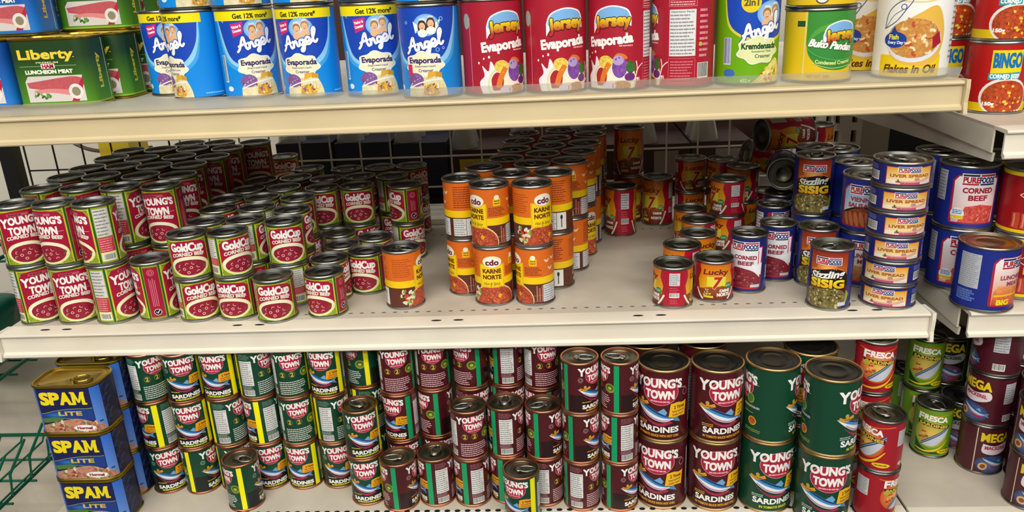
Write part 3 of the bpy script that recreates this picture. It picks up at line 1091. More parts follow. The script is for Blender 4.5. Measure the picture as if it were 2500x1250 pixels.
def art_angel(R, H, band):
    a = Art(H, '0b86dc', R)
    k = PI * R / 180
    top = H - 14 if band else H
    # deep blue field with pale swoosh edges
    a.poly([(-44, top), (58, top)] + smooth_pts([(58, top), (56, top - 26), (46, 56), (18, 38), (-22, 38), (-50, 58), (-58, top)], 6), '3fa2e6')
    a.poly([(-44, top), (57, top)] + smooth_pts([(57, top), (53.5, top - 28), (40, 57), (13, 43), (-20, 43), (-45, 61), (-57, top)], 6), '8fcbf2')
    a.poly([(-40, top), (55, top)] + smooth_pts([(55, top), (49, top - 30), (33, 61), (9, 48), (-18, 48), (-40, 64), (-54, top)], 6), '1846b4')
    two_faces(a, 8, H - 28 if band else H - 24, 7.0, not band)
    angel_word(a, 1, H - 48 if band else H - 50, 56, 9)
    cloud(a, 1, 46, 54, 34)
    a.text('Evaporada', 2, 52, 8, '35285e', wd=48, bold=.25)
    a.text('Evaporated Liquid', 2, 43.5, 2.8, '5a4a78', wd=30)
    a.text('Creamer', 3, 37.5, 4.4, '4a3c70', wd=22)
    # dessert
    a.poly(smooth_pts([(-27, 0), (-25, 14), (-14, 24), (6, 30), (22, 30), (31, 14), (33, 0)], 6), ('d8cfa8', .15))
    a.ell(-14, 24, 13, 10, ('7a5490', .45))
    a.line(smooth_pts([(-26, 12), (-6, 20), (14, 24), (26, 24)], 5), 1.6, 'f4f0e8')
    a.poly([(4, 25), (18, 30), (20, 36), (6, 35)], 'd8a83a')
    a.poly([(16, 28), (26, 27), (26, 33), (17, 36)], 'c8942e')
    a.ell(10, 9, 13, 9, ('d0a03a', .45))
    a.specks(8, 11, 18, 9, 24, 1, 2.6, ['c87a2a', 'e8c05a', '7a5a8a', 'f0ead8', '8a4a3a'], 6)
    if band:
        W = a.per / 2
        a.rect(-66, H - 14, 62, H, 'f2de0a')
        a.text('Get 12% more*', 4, H - 7.5, 7, '35380c', wd=58, bold=.2)
        a.poly([(-31, H - 19), (-11, H - 16), (-13, H - 33), (-28, H - 39)], 'c82a78')
        a.text('Thicker &', -21.5, H - 23, 3.6, WHITE, wd=15, rot=12, bold=.15)
        a.text('Creamier', -21, H - 29, 3.8, WHITE, wd=14, rot=12, bold=.15)
    else:
        for x, y, s in ((30, H - 16, 3), (22, 66, 3), (31, 68, 2), (-24, H - 20, 2.2)):
            a.ring(x, y, s, s, .8, '9ad0f4', 10)
        a.rect(-26, 30, -18, 46, 'd0305a')
    a.code(-58, 22, -50, 64, 'd8e8f4')
    a.bars(52, 4, 84, 7, 1, '8cc8f4', .6)
    a.ell(-48, 12, 6, 4, 'dce8f6')
    return a


def jersey_logo(a, cx, cy, w):
    arc = smooth_pts([(-.5, .0), (-.38, .24), (0, .36), (.38, .28), (.5, .1)], 6)
    lo = smooth_pts([(.5, -.12), (.2, -.02), (-.1, -.02), (-.36, -.1), (-.5, -.28)], 6)
    a.poly([(cx + x * w * 1.06, cy + y * w * 1.1) for x, y in arc + lo], 'f0e8ea')
    a.poly([(cx + x * w * .98, cy + y * w) for x, y in arc + smooth_pts([(.46, .02), (0, .1), (-.46, -.06)], 5)], '7ab0e0')
    a.text('Jersey', cx + .02 * w, cy - .01 * w, w * .30, 'b82a2a', wd=w * .96, bold=w * .016, rot=4, arch=w * .04, out=(w * .02, '3a1a10'), col2='f8e41a')


def art_jersey(R, H):
    a = Art(H, 'a81c30', R)
    k = PI * R / 180
    jersey_logo(a, 5, H - 34, 55)
    a.text('Evaporada', 2, H - 59.5, 13, WHITE, wd=69, bold=.7, rot=5)
    a.bars(16, H - 70, 36, H - 66, 1, 'e8a0a8', .5, False)
    # milk splash and bowl
    a.poly(smooth_pts([(-34, 0), (-38, 16), (-30, 26), (-33, 40), (-24, 32), (-20, 46), (-14, 36), (-8, 20), (-10, 0)], 5), 'ece6e8')
    for x, y, r in ((-38, 44, 1.4), (-30, 50, 1.2), (-22, 52, 1.6)):
        a.ell(x, y, r, r * 1.3, WHITE, n=10)
    a.ell(8, 12, 34, 30, 'd8d8a8')
    a.ell(8, 12, 31, 27, 'efe6d0')
    a.poly(smooth_pts([(-18, 4), (-20, 20), (-12, 30), (-2, 22), (-4, 4)], 5), ('a8202e', .3))
    a.ell(-4, 38, 11, 9, ('e0c050', .3))
    a.line(smooth_pts([(-10, 8), (-6, 22), (2, 36)], 5), 8, 'd87a24')
    a.poly(smooth_pts([(8, 44), (14, 50), (24, 48), (28, 42), (12, 40)], 4), 'd8702a')
    a.ell(17, 30, 11, 15, ('7c4aa0', .4))
    a.ell(15, 40, 8, 7, 'b49ac8')
    a.ell(33, 30, 7, 9, ('3a6a2a', .3))
    a.ell(32, 16, 8, 6, '6a2a7a')
    a.ell(20, 4, 14, 7, ('b87a2c', .4))
    a.ell(2, 4, 10, 6, 'd8c8dc')
    a.line(smooth_pts([(40, 12), (44, 26), (42, 38)], 4), 1.6, 'efe2e4')
    a.line(smooth_pts([(42, 22), (48, 30), (54, 34)], 4), 1.4, 'efe2e4')
    a.ell(-58, H - 26, 7, 11, '9aa89a')
    a.frame(-52, 4, -50.8, H - 22, .6, 'e0808c')
    a.text('191', 44, 12, 5, WHITE, wd=7, bold=.2)
    # back: nutrition facts
    c = 96 * k
    a.frame(c - 21, H - 18, c + 19, H - 6, .5, 'e0a0a8')
    a.bars(c - 19, H - 17, c + 17, H - 7, 3, 'e8b8bc', .4)
    a.table(c - 20, 42, c + 18, H - 22, 12, head='Nutrition Facts', paper='dcdcda')
    a.frame(c - 21, 4, c + 18, 39, .5, 'd87a86')
    a.bars(c - 18, 8, c + 16, 36, 7, 'd87a86', .35)
    a.code(c + 22, 10, c + 42, 32)
    a.bars(c + 24, 38, c + 40, H - 20, 9, 'd88a94', .45)
    a.ell(c + 26, 58, 3, 3, 'b8b84a')
    return a


def art_kremdensada(R, H):
    a = Art(H, '6aa80c', R)
    a.poly([(-46, H), (60, H)] + smooth_pts([(60, H), (52, 72), (30, 58), (0, 58), (-26, 66), (-44, 84), (-50, H)], 6), 'd8d048')
    a.poly([(-46, H), (60, H)] + smooth_pts([(60, H), (53, 76), (30, 62), (0, 62), (-26, 70), (-42, 88), (-48, H)], 6), '1548b4')
    a.ell(-10, H - 18, 14, 14, 'ecc81a')
    a.text('2in1', -10, H - 18, 9, '5a5a3a', wd=20, bold=.3)
    two_faces(a, 20, H - 34, 8)
    angel_word(a, 4, H - 56, 60, 14)
    cloud(a, 4, 46, 58, 36, 'dfe4a8', 'f4f4e0')
    a.text('Kremdensada', 5, 52, 8, '1c4a2a', wd=52, bold=.3)
    a.text('Sweetened Thick', 8, 44.5, 2.8, '4a6a3a', wd=30)
    a.text('Creamer', 10, 38, 5, '2a5a3a', wd=24)
    a.poly(smooth_pts([(-6, 0), (8, 12), (20, 24), (34, 34), (46, 20), (50, 0)], 5), ('e4d27a', .3))
    a.specks(24, 12, 16, 10, 26, 1.4, 4, ['d86a2a', 'e8c23a', 'efe4b0', 'b8401c', '9ab43a'], 6)
    a.code(-48, 26, -36, 64, 'd0d8ec', '2a2a6a')
    a.ell(-38, 14, 9, 6, '3a6ab8')
    a.text('432 g', -14, 4, 5, 'e8f0c8', wd=14)
    return a


def art_buko(R, H, yellow):
    a = Art(H, 'e0bc1c', R)
    if yellow:
        a.bars(-30, 6, -14, 11, 1, '8a6a10', .6, False)
        a.ell(18, 8, 9, 7, '5a4a3a')
        a.ell(18, 9, 7.5, 6, 'e8e4d8')
        a.bars(34, 7, 50, 12, 2, '9a7a20', .5)
        a.ell(0, 60, 38, 30, '2f8a3a')
        return a
    a.poly([(-37, H), (52, H)] + smooth_pts([(52, 36), (40, 22), (14, 14), (-14, 18), (-32, 34), (-37, 52)], 6), '3a8c34')
    a.ell(4, 48, 40, 32, '4ea03c')
    a.ell(4, 44, 38, 28, '37883a')
    a.rect(-40, 2, -38, H, 'd8d08a')
    jersey_logo(a, 12, H - 32, 50)
    a.text('Buko Pandan', 0, 49, 10, WHITE, wd=64, shear=.3, rot=-8, bold=.45, out=(.6, '1c5a2a'))
    a.line(smooth_pts([(-34, 44), (-20, 34), (6, 28), (34, 30)], 6), 2, '4aa04a')
    a.text('Condensed Creamer', 4, 27, 5, 'cfe08a', wd=54, bold=.2, arch=-2.5)
    a.line(smooth_pts([(-26, 24), (0, 17), (32, 20)], 6), .8, 'cfe08a')
    a.text('NET WT. 390g', -18, 6, 4, '8a6a10', wd=32)
    a.code(36, 4, 44, 18, 'efeadc')
    a.rect(-52, H - 20, -40, H - 12, '1a4a2a')
    return a


def art_tuna(R, H):
    a = Art(H, 'ecebe6', R)
    W = a.per / 2
    a.grad([(-44, 0), (42, 0), (42, 30), (-44, 30)], 'e8c81c', 'e8c81c')
    a.text('Century', 0, H - 12, 18, 'b01c44', wd=66, bold=.5, shear=.15)
    a.text('TUNA', 4, H - 30, 10, '3a3a42', wd=38, bold=.25)
    a.line(smooth_pts([(-36, H - 30), (-14, H - 37), (18, H - 38), (42, H - 30)], 6), 2.2, 'e0d08a')
    # bowl of tuna
    a.poly(smooth_pts([(-34, 40), (-20, 22), (10, 15), (36, 24), (44, 60), (30, 96), (4, 86), (-14, 74)], 6), 'e0b24a')
    a.ell(2, 50, 38, 30, 'd8dce2')
    a.ell(2, 53, 36, 27, ('c48a44', .3))
    R_ = random.Random(3)
    for i in range(26):
        t, q = R_.uniform(0, 6.3), math.sqrt(R_.random())
        x, y = 2 + 30 * q * math.cos(t), 55 + 24 * q * math.sin(t)
        g = R_.uniform(0, 6.3)
        a.line([(x + 5 * math.cos(g + u * .4), y + 4 * math.sin(g + u * .4)) for u in range(6)], R_.uniform(2.4, 4.5), R_.choice(['e8c894', 'd8a868', 'f0dcb4', 'c8803c', 'b8502c']))
    # line-drawn fish and badge
    p = smooth_pts([(-40, 66), (-36, 88), (-22, 102), (-4, 106), (-12, 92), (-24, 76), (-40, 66)], 5)
    a.line(p, 1.2, '3a4a8a')
    a.ring(-15, 96, 4, 4, 1, '3a4a8a')
    a.line(smooth_pts([(-38, 68), (-28, 84), (-16, 92)], 4), .8, '3a4a8a')
    a.ell(-23, 51, 16, 11, '1c3c9c')
    a.poly([(-30, 60), (-20, 60), (-25, 70)], '1c3c9c')
    a.text('Fish', -25, 55, 6.5, 'e8d84a', wd=14, bold=.25)
    a.text('Every Day', -22, 47.5, 4, 'd8e4f8', wd=22, bold=.15)
    a.poly([(28, 38), (40, 46), (36, 62), (26, 54)], 'a01c2c')
    a.text('Flakes in Oil', 0, 11, 11, '5a2a0c', wd=70, shear=.2, bold=.25)
    a.table(60, 20, 92, H - 12, 14)
    return a


def art_bingo(R, H):
    a = Art(H, 'b81414', R)
    W = a.per / 2
    a.rect(-W, 0, W, 13, 'e8c410')
    a.ell(10, 22, 37, 30, 'e6e2dc')
    a.ell(11, 21, 34, 27, ('b0441c', .5))
    a.specks(12, 20, 28, 20, 16, 1.8, 3.2, ['f0c44a'], 5, .7)
    a.specks(10, 16, 20, 8, 14, 1.4, 2.6, ['d8602a', '8a2810'], 6)
    a.text('150g', -12, 12, 5, WHITE, wd=16, bold=.4)
    a.rect(-15, H - 43, 29, H - 8, 'e8d414')
    a.text('BINGO', 8, H - 23, 21, '1470b0', wd=40, bold=.8)
    a.poly([(-17, H - 53), (28, H - 51), (28, H - 41), (-17, H - 43)], '2a9ab0')
    a.text('CORNED BEEF', 6, H - 47, 6, WHITE, wd=42, bold=.3)
    a.table(66, 30, 92, H - 8, 12)
    a.code(68, 14, 90, 28)
    return a


def art_liberty(box, H, green):
    base, lo = ('1f3d1c', '4c8a14') if green else ('0f4a9a', '1a78d0')
    a = Art(H, base, box=box)
    w, d, c = box
    P = a.per
    a.grad([(-P / 2, 0), (P / 2, 0), (P / 2, H * .75), (-P / 2, H * .75)], lo, base)
    a.text('Liberty', 0, H * .80, 14, 'e8cc3c', wd=w * .70, bold=.5, off=.02)
    for q in (-1, 1):
        a.rect(w * .0 + q * w * .345 - 1.2, H * .74, w * .0 + q * w * .345 + 1.6, H * .75, 'e8cc3c')
    a.text('PREMIUM', 0, H * .67, 2.4, 'd8d4a0', wd=36)
    a.rect(-w * .36, H * .612, w * .36, H * .617, 'b8c49a')
    a.rect(-11, H * .575, 11, H * .65, WHITE)
    a.text('HAM', 0, H * .612, 5.6, 'b01c3c', wd=18, bold=.5)
    a.text('LUNCHEON MEAT', 0, H * .525, 5.4, 'ecebe0', wd=w * .60, bold=.45)
    # sliced ham picture
    x0, x1, y0, y1 = -w * .33, w * .40, H * .05, H * .46
    a.poly([(x0, y0), (x1, y0), (x1, y1), (x0 + 6, y1), (x0, y1 - 8)], 'cfc8c4')
    a.poly(smooth_pts([(x0 + 2, y1 - 10), (x0 + 20, y1 - 8), (x1 - 20, y1 - 2), (x1 - 2, y1 - 4)], 5) + [(x1 - 2, y0 + 12), (x0 + 18, y0 + 20), (x0 + 4, y1 - 18)], ('b8545a', .12))
    a.poly(smooth_pts([(x0 + 12, y1 - 22), (x0 + 40, y1 - 20), (x1 - 8, y1 - 24)], 5) + smooth_pts([(x1 - 8, y0 + 6), (x0 + 40, y0 + 14), (x0 + 10, y0 + 12)], 5), 'd68484')
    a.specks(x0 + 22, y0 + 10, 16, 5, 16, 1.5, 4, ['3f7a34', '5c9a44', '2c5a2c', 'cfd8b8'], 4)
    a.poly([(x1 - 24, y0), (x1 - 12, y0), (x1, y0 + 26), (x1, y0 + 38)], 'b01c3a')
    a.ell(x1 - 14, y0 + 15, 12, 12, 'ded8d4')
    a.ell(x1 - 14, y0 + 15, 7, 7, '8a8468')
    # vertical lettering on the narrow sides
    for s_ in (-1, 1):
        x = s_ * (w / 2 - c + PI * c / 2 + (d - 2 * c) * .30)
        a.text('Liberty', x, H * .5, 9, 'd8c83c', wd=H * .55, bold=.45, rot=90)
        x2 = s_ * (w / 2 - c + PI * c / 2 + (d - 2 * c) * .95)
        a.rect(x2 - .8, 0, x2 + .8, H, 'b8c4c0')
        if s_ < 0:
            a.table(x - 16, H * .1, x - 8, H * .8, 12, paper='c8d0e0')
    a.rect(-P / 2, H * .0, P / 2, H * .03, '8ab034' if green else '2a6ab0')
    return a


def slab(a, body, cx, cy, cap, wd, col, out):
    """heavy slab-serif capitals: bold letters with feet and heads added"""
    adv = {'S': .86, 'P': .92, 'A': 1.02, 'M': 1.26}
    tot = sum(adv[q] for q in body)
    x = cx - wd / 2
    for ch in body:
        g = wd * adv[ch] / tot
        m = x + g / 2
        if ch == 'M':
            y0, y1 = cy - cap * .55, cy + cap * .55
            for q in (-1, 1):
                a.rect(m + q * g * .33 - g * .12, y0, m + q * g * .33 + g * .12, y1, col)
                a.poly([(m + q * g * .43, y1), (m + q * g * .20, y1), (m - q * g * .07, cy - cap * .38), (m + q * g * .07, cy - cap * .38)], col)
        else:
            a.text(ch, m, cy, cap, col, wd=g * .88, bold=cap * .075, off=.012)
        for q in {'P': (-.30,), 'A': (-.36, .36), 'M': (-.40, .40)}.get(ch, ()):
            a.rect(m + q * g - g * .15, cy - cap * .57, m + q * g + g * .15, cy - cap * .41, col)
        for q in {'P': (-.34,), 'M': (-.40, .40)}.get(ch, ()):
            a.rect(m + q * g - g * .13, cy + cap * .42, m + q * g + g * .08, cy + cap * .57, col)
        x += g


def art_spam(box, H):
    a = Art(H, '16204a', box=box)
    w, d, c = box
    P = a.per
    f = w / 2 - c * .55
    a.rect(-P / 2, 0, P / 2, H, '141c40')
    # side: blue column, dark wave panel
    for s_ in (-1, 1):
        xa, xb = s_ * (f + 1), s_ * (f + 17)
        a.grad([(min(xa, xb), 0), (max(xa, xb), 0), (max(xa, xb), H), (min(xa, xb), H)], '6a94dc', '2a6ad0')
        a.bars(min(xa, xb) + 5, 14, max(xa, xb) - 3, 18, 1, '1c3474', .6)
        for i in range(7):
            x = s_ * (f + 24 + (i % 2) * 9)
            a.ell(x, 12 + i * 10, 7, 4.5, '26366e', 30)
            a.ell(x + 1, 9 + i * 10, 6, 3, '10183a', 30)
    a.rect(-f, 0, f, H, '171a50')
    a.poly([(-f, 26)] + smooth_pts([(-f, 33), (-f * .4, 39), (f * .3, 42), (f, 42)], 5) + [(f, 22)], '8a9a50')
    a.poly([(-f, 24)] + smooth_pts([(-f, 32), (-f * .4, 38), (f * .3, 41), (f, 41)], 5) + [(f, 20), (0, 25)], '1a3c86')
    a.gell(-f * .45, 31, f * .4, 5, '2f78c0', '1a3c86')
    a.poly(smooth_pts([(-f, 25), (-f * .5, 27), (-f * .1, 26)], 4) + [(-f * .2, 21), (-f, 17)], '4a7a3a')
    a.text('LITE', 6, 33.5, 7, 'd8bc4a', wd=38, bold=.25)
    a.poly([(-f, 0), (f + 14, 0)] + smooth_pts([(f + 14, 8), (f * .8, 20), (f * .3, 24), (-f * .3, 20), (-f, 13)], 6), ('b5846a', .3))
    a.specks(8, 10, f, 10, 70, 2, 5, ['c8605a', 'd8b488', '8a4a3a', '5f7a3a', 'dcd0b4', 'c88a70', '9a6a4a'], 8)
    a.ell(24, 7.5, 18, 5.6, 'd8d4d4')
    a.ell(24, 7.5, 17, 4.8, WHITE)
    a.text('Hormel', 24, 7.5, 4.6, 'a02030', wd=24, bold=.35)
    slab(a, 'SPAM', -1, H - 16.5, 20, f * 1.74, 'f2dc12', '171238')
    return a


# ------------------------------------------------------------------ where every stack stands: (row, kind, x, y, z, turn of each can from the bottom up, note)
STACKS = [
('YC.0', 'YC', -0.8836, 0.0644, 0, [18, 3], ''),
('YC.0', 'YC', -0.8154, 0.0632, 0, [-5, -44], ''),
('YC.0', 'YC', -0.7473, 0.0601, 0, [52, 101], ''),
('YC.0', 'YC', -0.6763, 0.0684, 0, [-99], ''),
('YC.1', 'YC', -0.901, 0.1658, 0, [-63, -126], ''),
('YC.1', 'YC', -0.8284, 0.1628, 0, [54, -154], ''),
('YC.1', 'YC', -0.7547, 0.1597, 0, [13, 70], ''),
('YC.1', 'YC', -0.6816, 0.1599, 0, [-48, -27], ''),
('YC.2', 'YC', -0.905, 0.2511, 0, [-159, 3], ''),
('YC.2', 'YC', -0.8369, 0.2484, 0, [-167, -24], ''),
('YC.2', 'YC', -0.7575, 0.2406, 0, [-155, -147], ''),
('YC.2', 'YC', -0.6845, 0.2338, 0, [-27, 5], ''),
('YC.3', 'YC', -0.905, 0.322, 0, [118, -135], ''),
('YC.3', 'YC', -0.8373, 0.3299, 0, [-100, 46], ''),
('YC.3', 'YC', -0.7698, 0.3198, 0, [161, 28], ''),
('YC.3', 'YC', -0.7016, 0.3207, 0, [-37, -14], ''),
('YC.4', 'YC', -0.905, 0.4128, 0, [171, -163], ''),
('YC.4', 'YC', -0.8337, 0.398, 0, [129, -76], ''),
('YC.4', 'YC', -0.7579, 0.4023, 0, [-128, -138], ''),
('YC.4', 'YC', -0.6832, 0.39, 0, [-69, -28], ''),
('YC.5', 'YC', -0.905, 0.4858, 0, [114, -115], ''),
('YC.5', 'YC', -0.8368, 0.4878, 0, [29, 50], ''),
('YC.5', 'YC', -0.7632, 0.4803, 0, [-46, 17], ''),
('YC.5', 'YC', -0.6846, 0.4729, 0, [-157, -15], ''),
('YC.6', 'YC', -0.7969, 0.5431, 0, [-159, -106], ''),
('YC.6', 'YC', -0.7287, 0.5391, 0, [65, -26], ''),
('YC.6', 'YC', -0.6459, 0.5291, 0, [-67, -5], ''),
('GC.0', 'GC', -0.6024, 0.06, 0, [12, -8], ''),
('GC.0', 'GC', -0.5352, 0.0625, 0, [-25, 27], ''),
('GC.0', 'GC', -0.4655, 0.0473, 0, [-5], ''),
('GC.0', 'GC', -0.3841, 0.0619, 0, [-37], ''),
('GC.1', 'GC', -0.3342, 0.1629, 0, [-26], ''),
('GC.1', 'GC', -0.5967, 0.1269, 0, [31, -17], ''),
('GC.1', 'GC', -0.5296, 0.1295, 0, [-72, 85], ''),
('GC.1', 'GC', -0.4576, 0.1141, 0, [106, 0], ''),
('GC.1', 'GC', -0.392, 0.1287, 0, [72], ''),
('GC.2', 'GC', -0.6077, 0.2052, 0, [-92, 27], ''),
('GC.2', 'GC', -0.5353, 0.2039, 0, [9, 135], ''),
('GC.2', 'GC', -0.4649, 0.1817, 0, [83, 85], ''),
('GC.2', 'GC', -0.3888, 0.2021, 0, [-76], ''),
('GC.3', 'GC', -0.6173, 0.273, 0, [173, -137], ''),
('GC.3', 'GC', -0.5501, 0.2728, 0, [-29, 93], ''),
('GC.3', 'GC', -0.4787, 0.2636, 0, [-125, -4], ''),
('GC.3', 'GC', -0.4124, 0.2745, 0, [-166], ''),
('GC.3', 'GC', -0.336, 0.2436, 0, [61], ''),
('GC.4', 'GC', -0.6007, 0.3398, 0, [95, 26], ''),
('GC.4', 'GC', -0.5301, 0.3432, 0, [135, -67], ''),
('GC.4', 'GC', -0.4516, 0.3322, 0, [70, -12], ''),
('GC.4', 'GC', -0.385, 0.3415, 0, [34, 0], ''),
('GC.4', 'GC', -0.2892, 0.3364, 0, [29, -65], ''),
('GC.5', 'GC', -0.6006, 0.4147, 0, [-16, 122], ''),
('GC.5', 'GC', -0.5307, 0.4234, 0, [160, -9], ''),
('GC.5', 'GC', -0.4618, 0.4037, 0, [59, -158], ''),
('GC.5', 'GC', -0.3964, 0.419, 0, [73, 53], ''),
('GC.5', 'GC', -0.3279, 0.4131, 0, [178, 30], ''),
('GC.6', 'GC', -0.5273, 0.506, 0, [116, -78], ''),
('GC.6', 'GC', -0.4412, 0.493, 0, [-41, 61], ''),
('GC.6', 'GC', -0.3694, 0.4973, 0, [-172, -14], ''),
('GC.6', 'GC', -0.3024, 0.5024, 0, [-120, 40], ''),
('GC.7', 'GC', -0.6277, 0.6485, 0, [-138, 0], ''),
('KS.0', 'KN', -0.2574, 0.0917, 0, [70], ''),
('KN.0', 'KN', -0.1052, 0.097, 0, [-5, -48], ''),
('KN.0', 'KN', -0.0349, 0.0937, 0, [-75, 32], ''),
('KN.1', 'KN', -0.1553, 0.1462, 0, [-70, 165], ''),
('KN.1', 'KN', -0.071, 0.1647, 0, [-159, 97], ''),
('KN.1', 'KN', 0.0001, 0.1647, 0, [150, 165], ''),
('KN.2', 'KN', -0.1223, 0.2191, 0, [-133, -91], ''),
('KN.2', 'KN', -0.0366, 0.2321, 0, [-39, 134], ''),
('KN.2', 'KN', 0.0297, 0.2486, 0, [-120, -60], ''),
('KN.3', 'KN', -0.0849, 0.2831, 0, [-151, -18], ''),
('KN.3', 'KN', -0.0185, 0.3135, 0, [18, 138], ''),
('KN.3', 'KN', 0.0496, 0.3276, 0, [40, -80], ''),
('KN.4', 'KN', -0.0742, 0.3668, 0, [115, 131], ''),
('KN.4', 'KN', -0.0058, 0.3867, 0, [-80, -30], ''),
('KN.4', 'KN', 0.0637, 0.4023, 0, [-100, -100], ''),
('KN.5', 'KN', -0.0676, 0.446, 0, [-51, 138], ''),
('KN.5', 'KN', 0.006, 0.4622, 0, [165, -126], ''),
('KN.5', 'KN', 0.0772, 0.4886, 0, [-117, -96], ''),
('KN.6', 'KN', -0.0582, 0.5274, 0, [-96, -5], ''),
('KN.6', 'KN', 0.0184, 0.5505, 0, [32, -85], ''),
('KN.6', 'KN', 0.0855, 0.5553, 0, [-179, -29], ''),
('L7.0', 'L7', 0.1911, 0.067, 0, [-85], ''),
('L7.0', 'L7', 0.2614, 0.0888, 0, [8], ''),
('L7.1', 'L7', 0.2199, 0.1601, 0, [-40], ''),
('L7.1', 'L7', 0.2586, 0.2218, 0, [30], ''),
('L7.2', 'L7', 0.2743, 0.3042, 0, [150], ''),
('L7.3', 'L7', 0.2713, 0.3818, 0, [160], ''),
('L7.3', 'L7', 0.3339, 0.3362, 0, [-47, -63], ''),
('L7.4', 'L7', 0.2939, 0.5217, 0, [24, 20], ''),
('L7.4', 'L7', 0.3579, 0.5008, 0, [163, -60], ''),
('L7.5', 'L7', 0.383, 0.432, 0, [69, -20], ''),
('L7.6', 'L7', 0.45, 0.5, 0, [40], ''),
('LT.0', 'LT', 0.1387, 0.4473, 0, [-73], ''),
('LT.1', 'LT', 0.1645, 0.5433, 0, [60, 5], ''),
('LT.1', 'LT', 0.2236, 0.5124, 0, [-27], ''),
('LT.2', 'LT', 0.545, 0.495, 0, [6, 80], ''),
('PC.0', 'PC', 0.3242, 0.121, 0, [-12], ''),
('PC.0', 'PC', 0.3857, 0.1715, 0, [-8], ''),
('PC.1', 'PC', 0.4078, 0.2852, 0, [42], ''),
('PC.2', 'PC', 0.442, 0.362, 0, [63], ''),
('SS.0', 'SS', 0.4347, 0.0437, 0, [-6], ''),
('SS.1', 'SS', 0.4444, 0.141, 0, [4], ''),
('SS.2', 'SS', 0.4577, 0.2278, 0, [-161, 2], ''),
('SS.3', 'SS', 0.4785, 0.2975, 0, [144, 101], ''),
('LS.0', 'LS', 0.53, 0.0506, 0, [-6, -10, 11, 28, 18, 19], ''),
('VS.0', 'VS', 0.523, 0.1448, 0, [8, -12], 'LM0'),
('VS.1', 'VS', 0.535, 0.2427, 0, [135, 107], ''),
('VS.1', 'VS', 0.535, 0.3522, 0, [-39, -36], ''),
('PL.0', 'PL', 0.668, 0.1222, 0, [14, 20], ''),
('LM.0', 'LP', 0.668, 0.0322, 0, [60], ''),
('PL.1', 'PL', 0.668, 0.2119, 0, [-143, 48], ''),
('HS.0', 'HS', 0.7445, 0.0783, 0, [40, 25], ''),
('HS.1', 'HS', 0.7448, 0.1656, 0, [-158, -156], ''),
('HS.2', 'HS', 0.7988, 0.0107, 0, [25], ''),
('S.0', 'SG', -0.6932, 0.0178, -0.308, [-5, -78, -172], ''),
('S.0', 'SG', -0.6326, 0.0149, -0.308, [54, -17, -8], ''),
('S.0', 'SG', -0.5726, 0.0238, -0.308, [20, -140, -31], ''),
('S.0', 'SG', -0.5112, 0.0257, -0.308, [-5, -90, -148], ''),
('S.0', 'SG', -0.4505, 0.0248, -0.308, [-35, 165, 165], ''),
('S.0', 'SG', -0.3898, 0.0264, -0.308, [-5, -140, -28], ''),
('S.f', 'SG', -0.5377, -0.0348, -0.308, [87], ''),
('S.1', 'SG', -0.3281, -0.022, -0.308, [-15, 0], ''),
('S.2', 'SG', -0.334, 0.0579, -0.308, [-105, -122, 106], ''),
('S.2', 'SR', -0.2719, 0.029, -0.308, [0, -44, 165], ''),
('S.1', 'SR', -0.2699, -0.039, -0.308, [78], ''),
('S.2', 'SR', -0.2126, 0.0421, -0.308, [0, 98, 165], ''),
('S.1', 'SR', -0.2096, -0.027, -0.308, [-96], ''),
('S.2', 'SR', -0.1489, 0.046, -0.308, [-58, -161, 124], ''),
('S.1', 'SR', -0.149, -0.0289, -0.308, [-97, 180], ''),
('S.2', 'SR', -0.0877, 0.0517, -0.308, [-180, -126, -112], ''),
('S.1', 'SR', -0.0887, -0.0219, -0.308, [-98, -115], ''),
('S.f', 'SG', -0.0642, -0.0774, -0.308, [-35], ''),
('S.2', 'SR', -0.0286, 0.0379, -0.308, [-143, -49, -170], ''),
('S.1', 'SR', -0.0265, -0.0298, -0.308, [-125, 72], ''),
('S.1', 'SR', 0.0328, -0.0427, -0.308, [-132, 64, 50], ''),
('S.1', 'SR', 0.0948, -0.045, -0.308, [60, -88, 88], ''),
('W.0', 'BR', 0.1647, -0.029, -0.308, [-20, -15], ''),
('W.0', 'BR', 0.2472, -0.0349, -0.308, [5, 18], ''),
('W.0', 'BG', 0.3301, -0.0417, -0.308, [20, 92], ''),
('W.0', 'BG', 0.4086, -0.0801, -0.308, [5, 73], ''),
('W.1', 'BR', 0.1444, 0.0511, -0.308, [-171, 135], ''),
('W.1', 'BR', 0.2393, 0.0475, -0.308, [41, -127], ''),
('W.1', 'BG', 0.4007, 0.0033, -0.308, [-89, -55], ''),
('F.0', 'FR', 0.4924, -0.0765, -0.308, [72, -40], ''),
('F.1', 'FR', 0.5026, 0.0047, -0.308, [-49, -10, 18], ''),
('G.0', 'FG', 0.6537, 0.0928, -0.308, [4], ''),
('G.1', 'FG', 0.652, 0.2201, -0.308, [-95], ''),
('G.1', 'FG', 0.6571, 0.1566, -0.308, [30, 8], ''),
('M.0', 'MG', 0.7161, 0.1214, -0.308, [-10], ''),
('M.1', 'MG', 0.78, 0.1586, -0.308, [-10, 15], ''),
('M.2', 'MG', 0.716, 0.1951, -0.308, [-136, 10], ''),
('N.0', 'MM', 0.7162, 0.0477, -0.308, [38, -35, -80], ''),
('N.1', 'MM', 0.7804, 0.0112, -0.308, [20, 0], ''),
('N.1', 'MM', 0.7432, -0.0525, -0.308, [15, -20], ''),
('N.2', 'MM', 0.7801, 0.0849, -0.308, [126, 178, 40], ''),
('E.1', 'EV', -0.6463, 0.2234, 0.353, [-12], ''),
('E.0', 'EV', -0.5773, 0.1607, 0.353, [-62, 10], ''),
('E.0', 'EV', -0.4854, 0.1452, 0.353, [10, 0], ''),
('E.0', 'EV', -0.3781, 0.1179, 0.353, [-22, 10], ''),
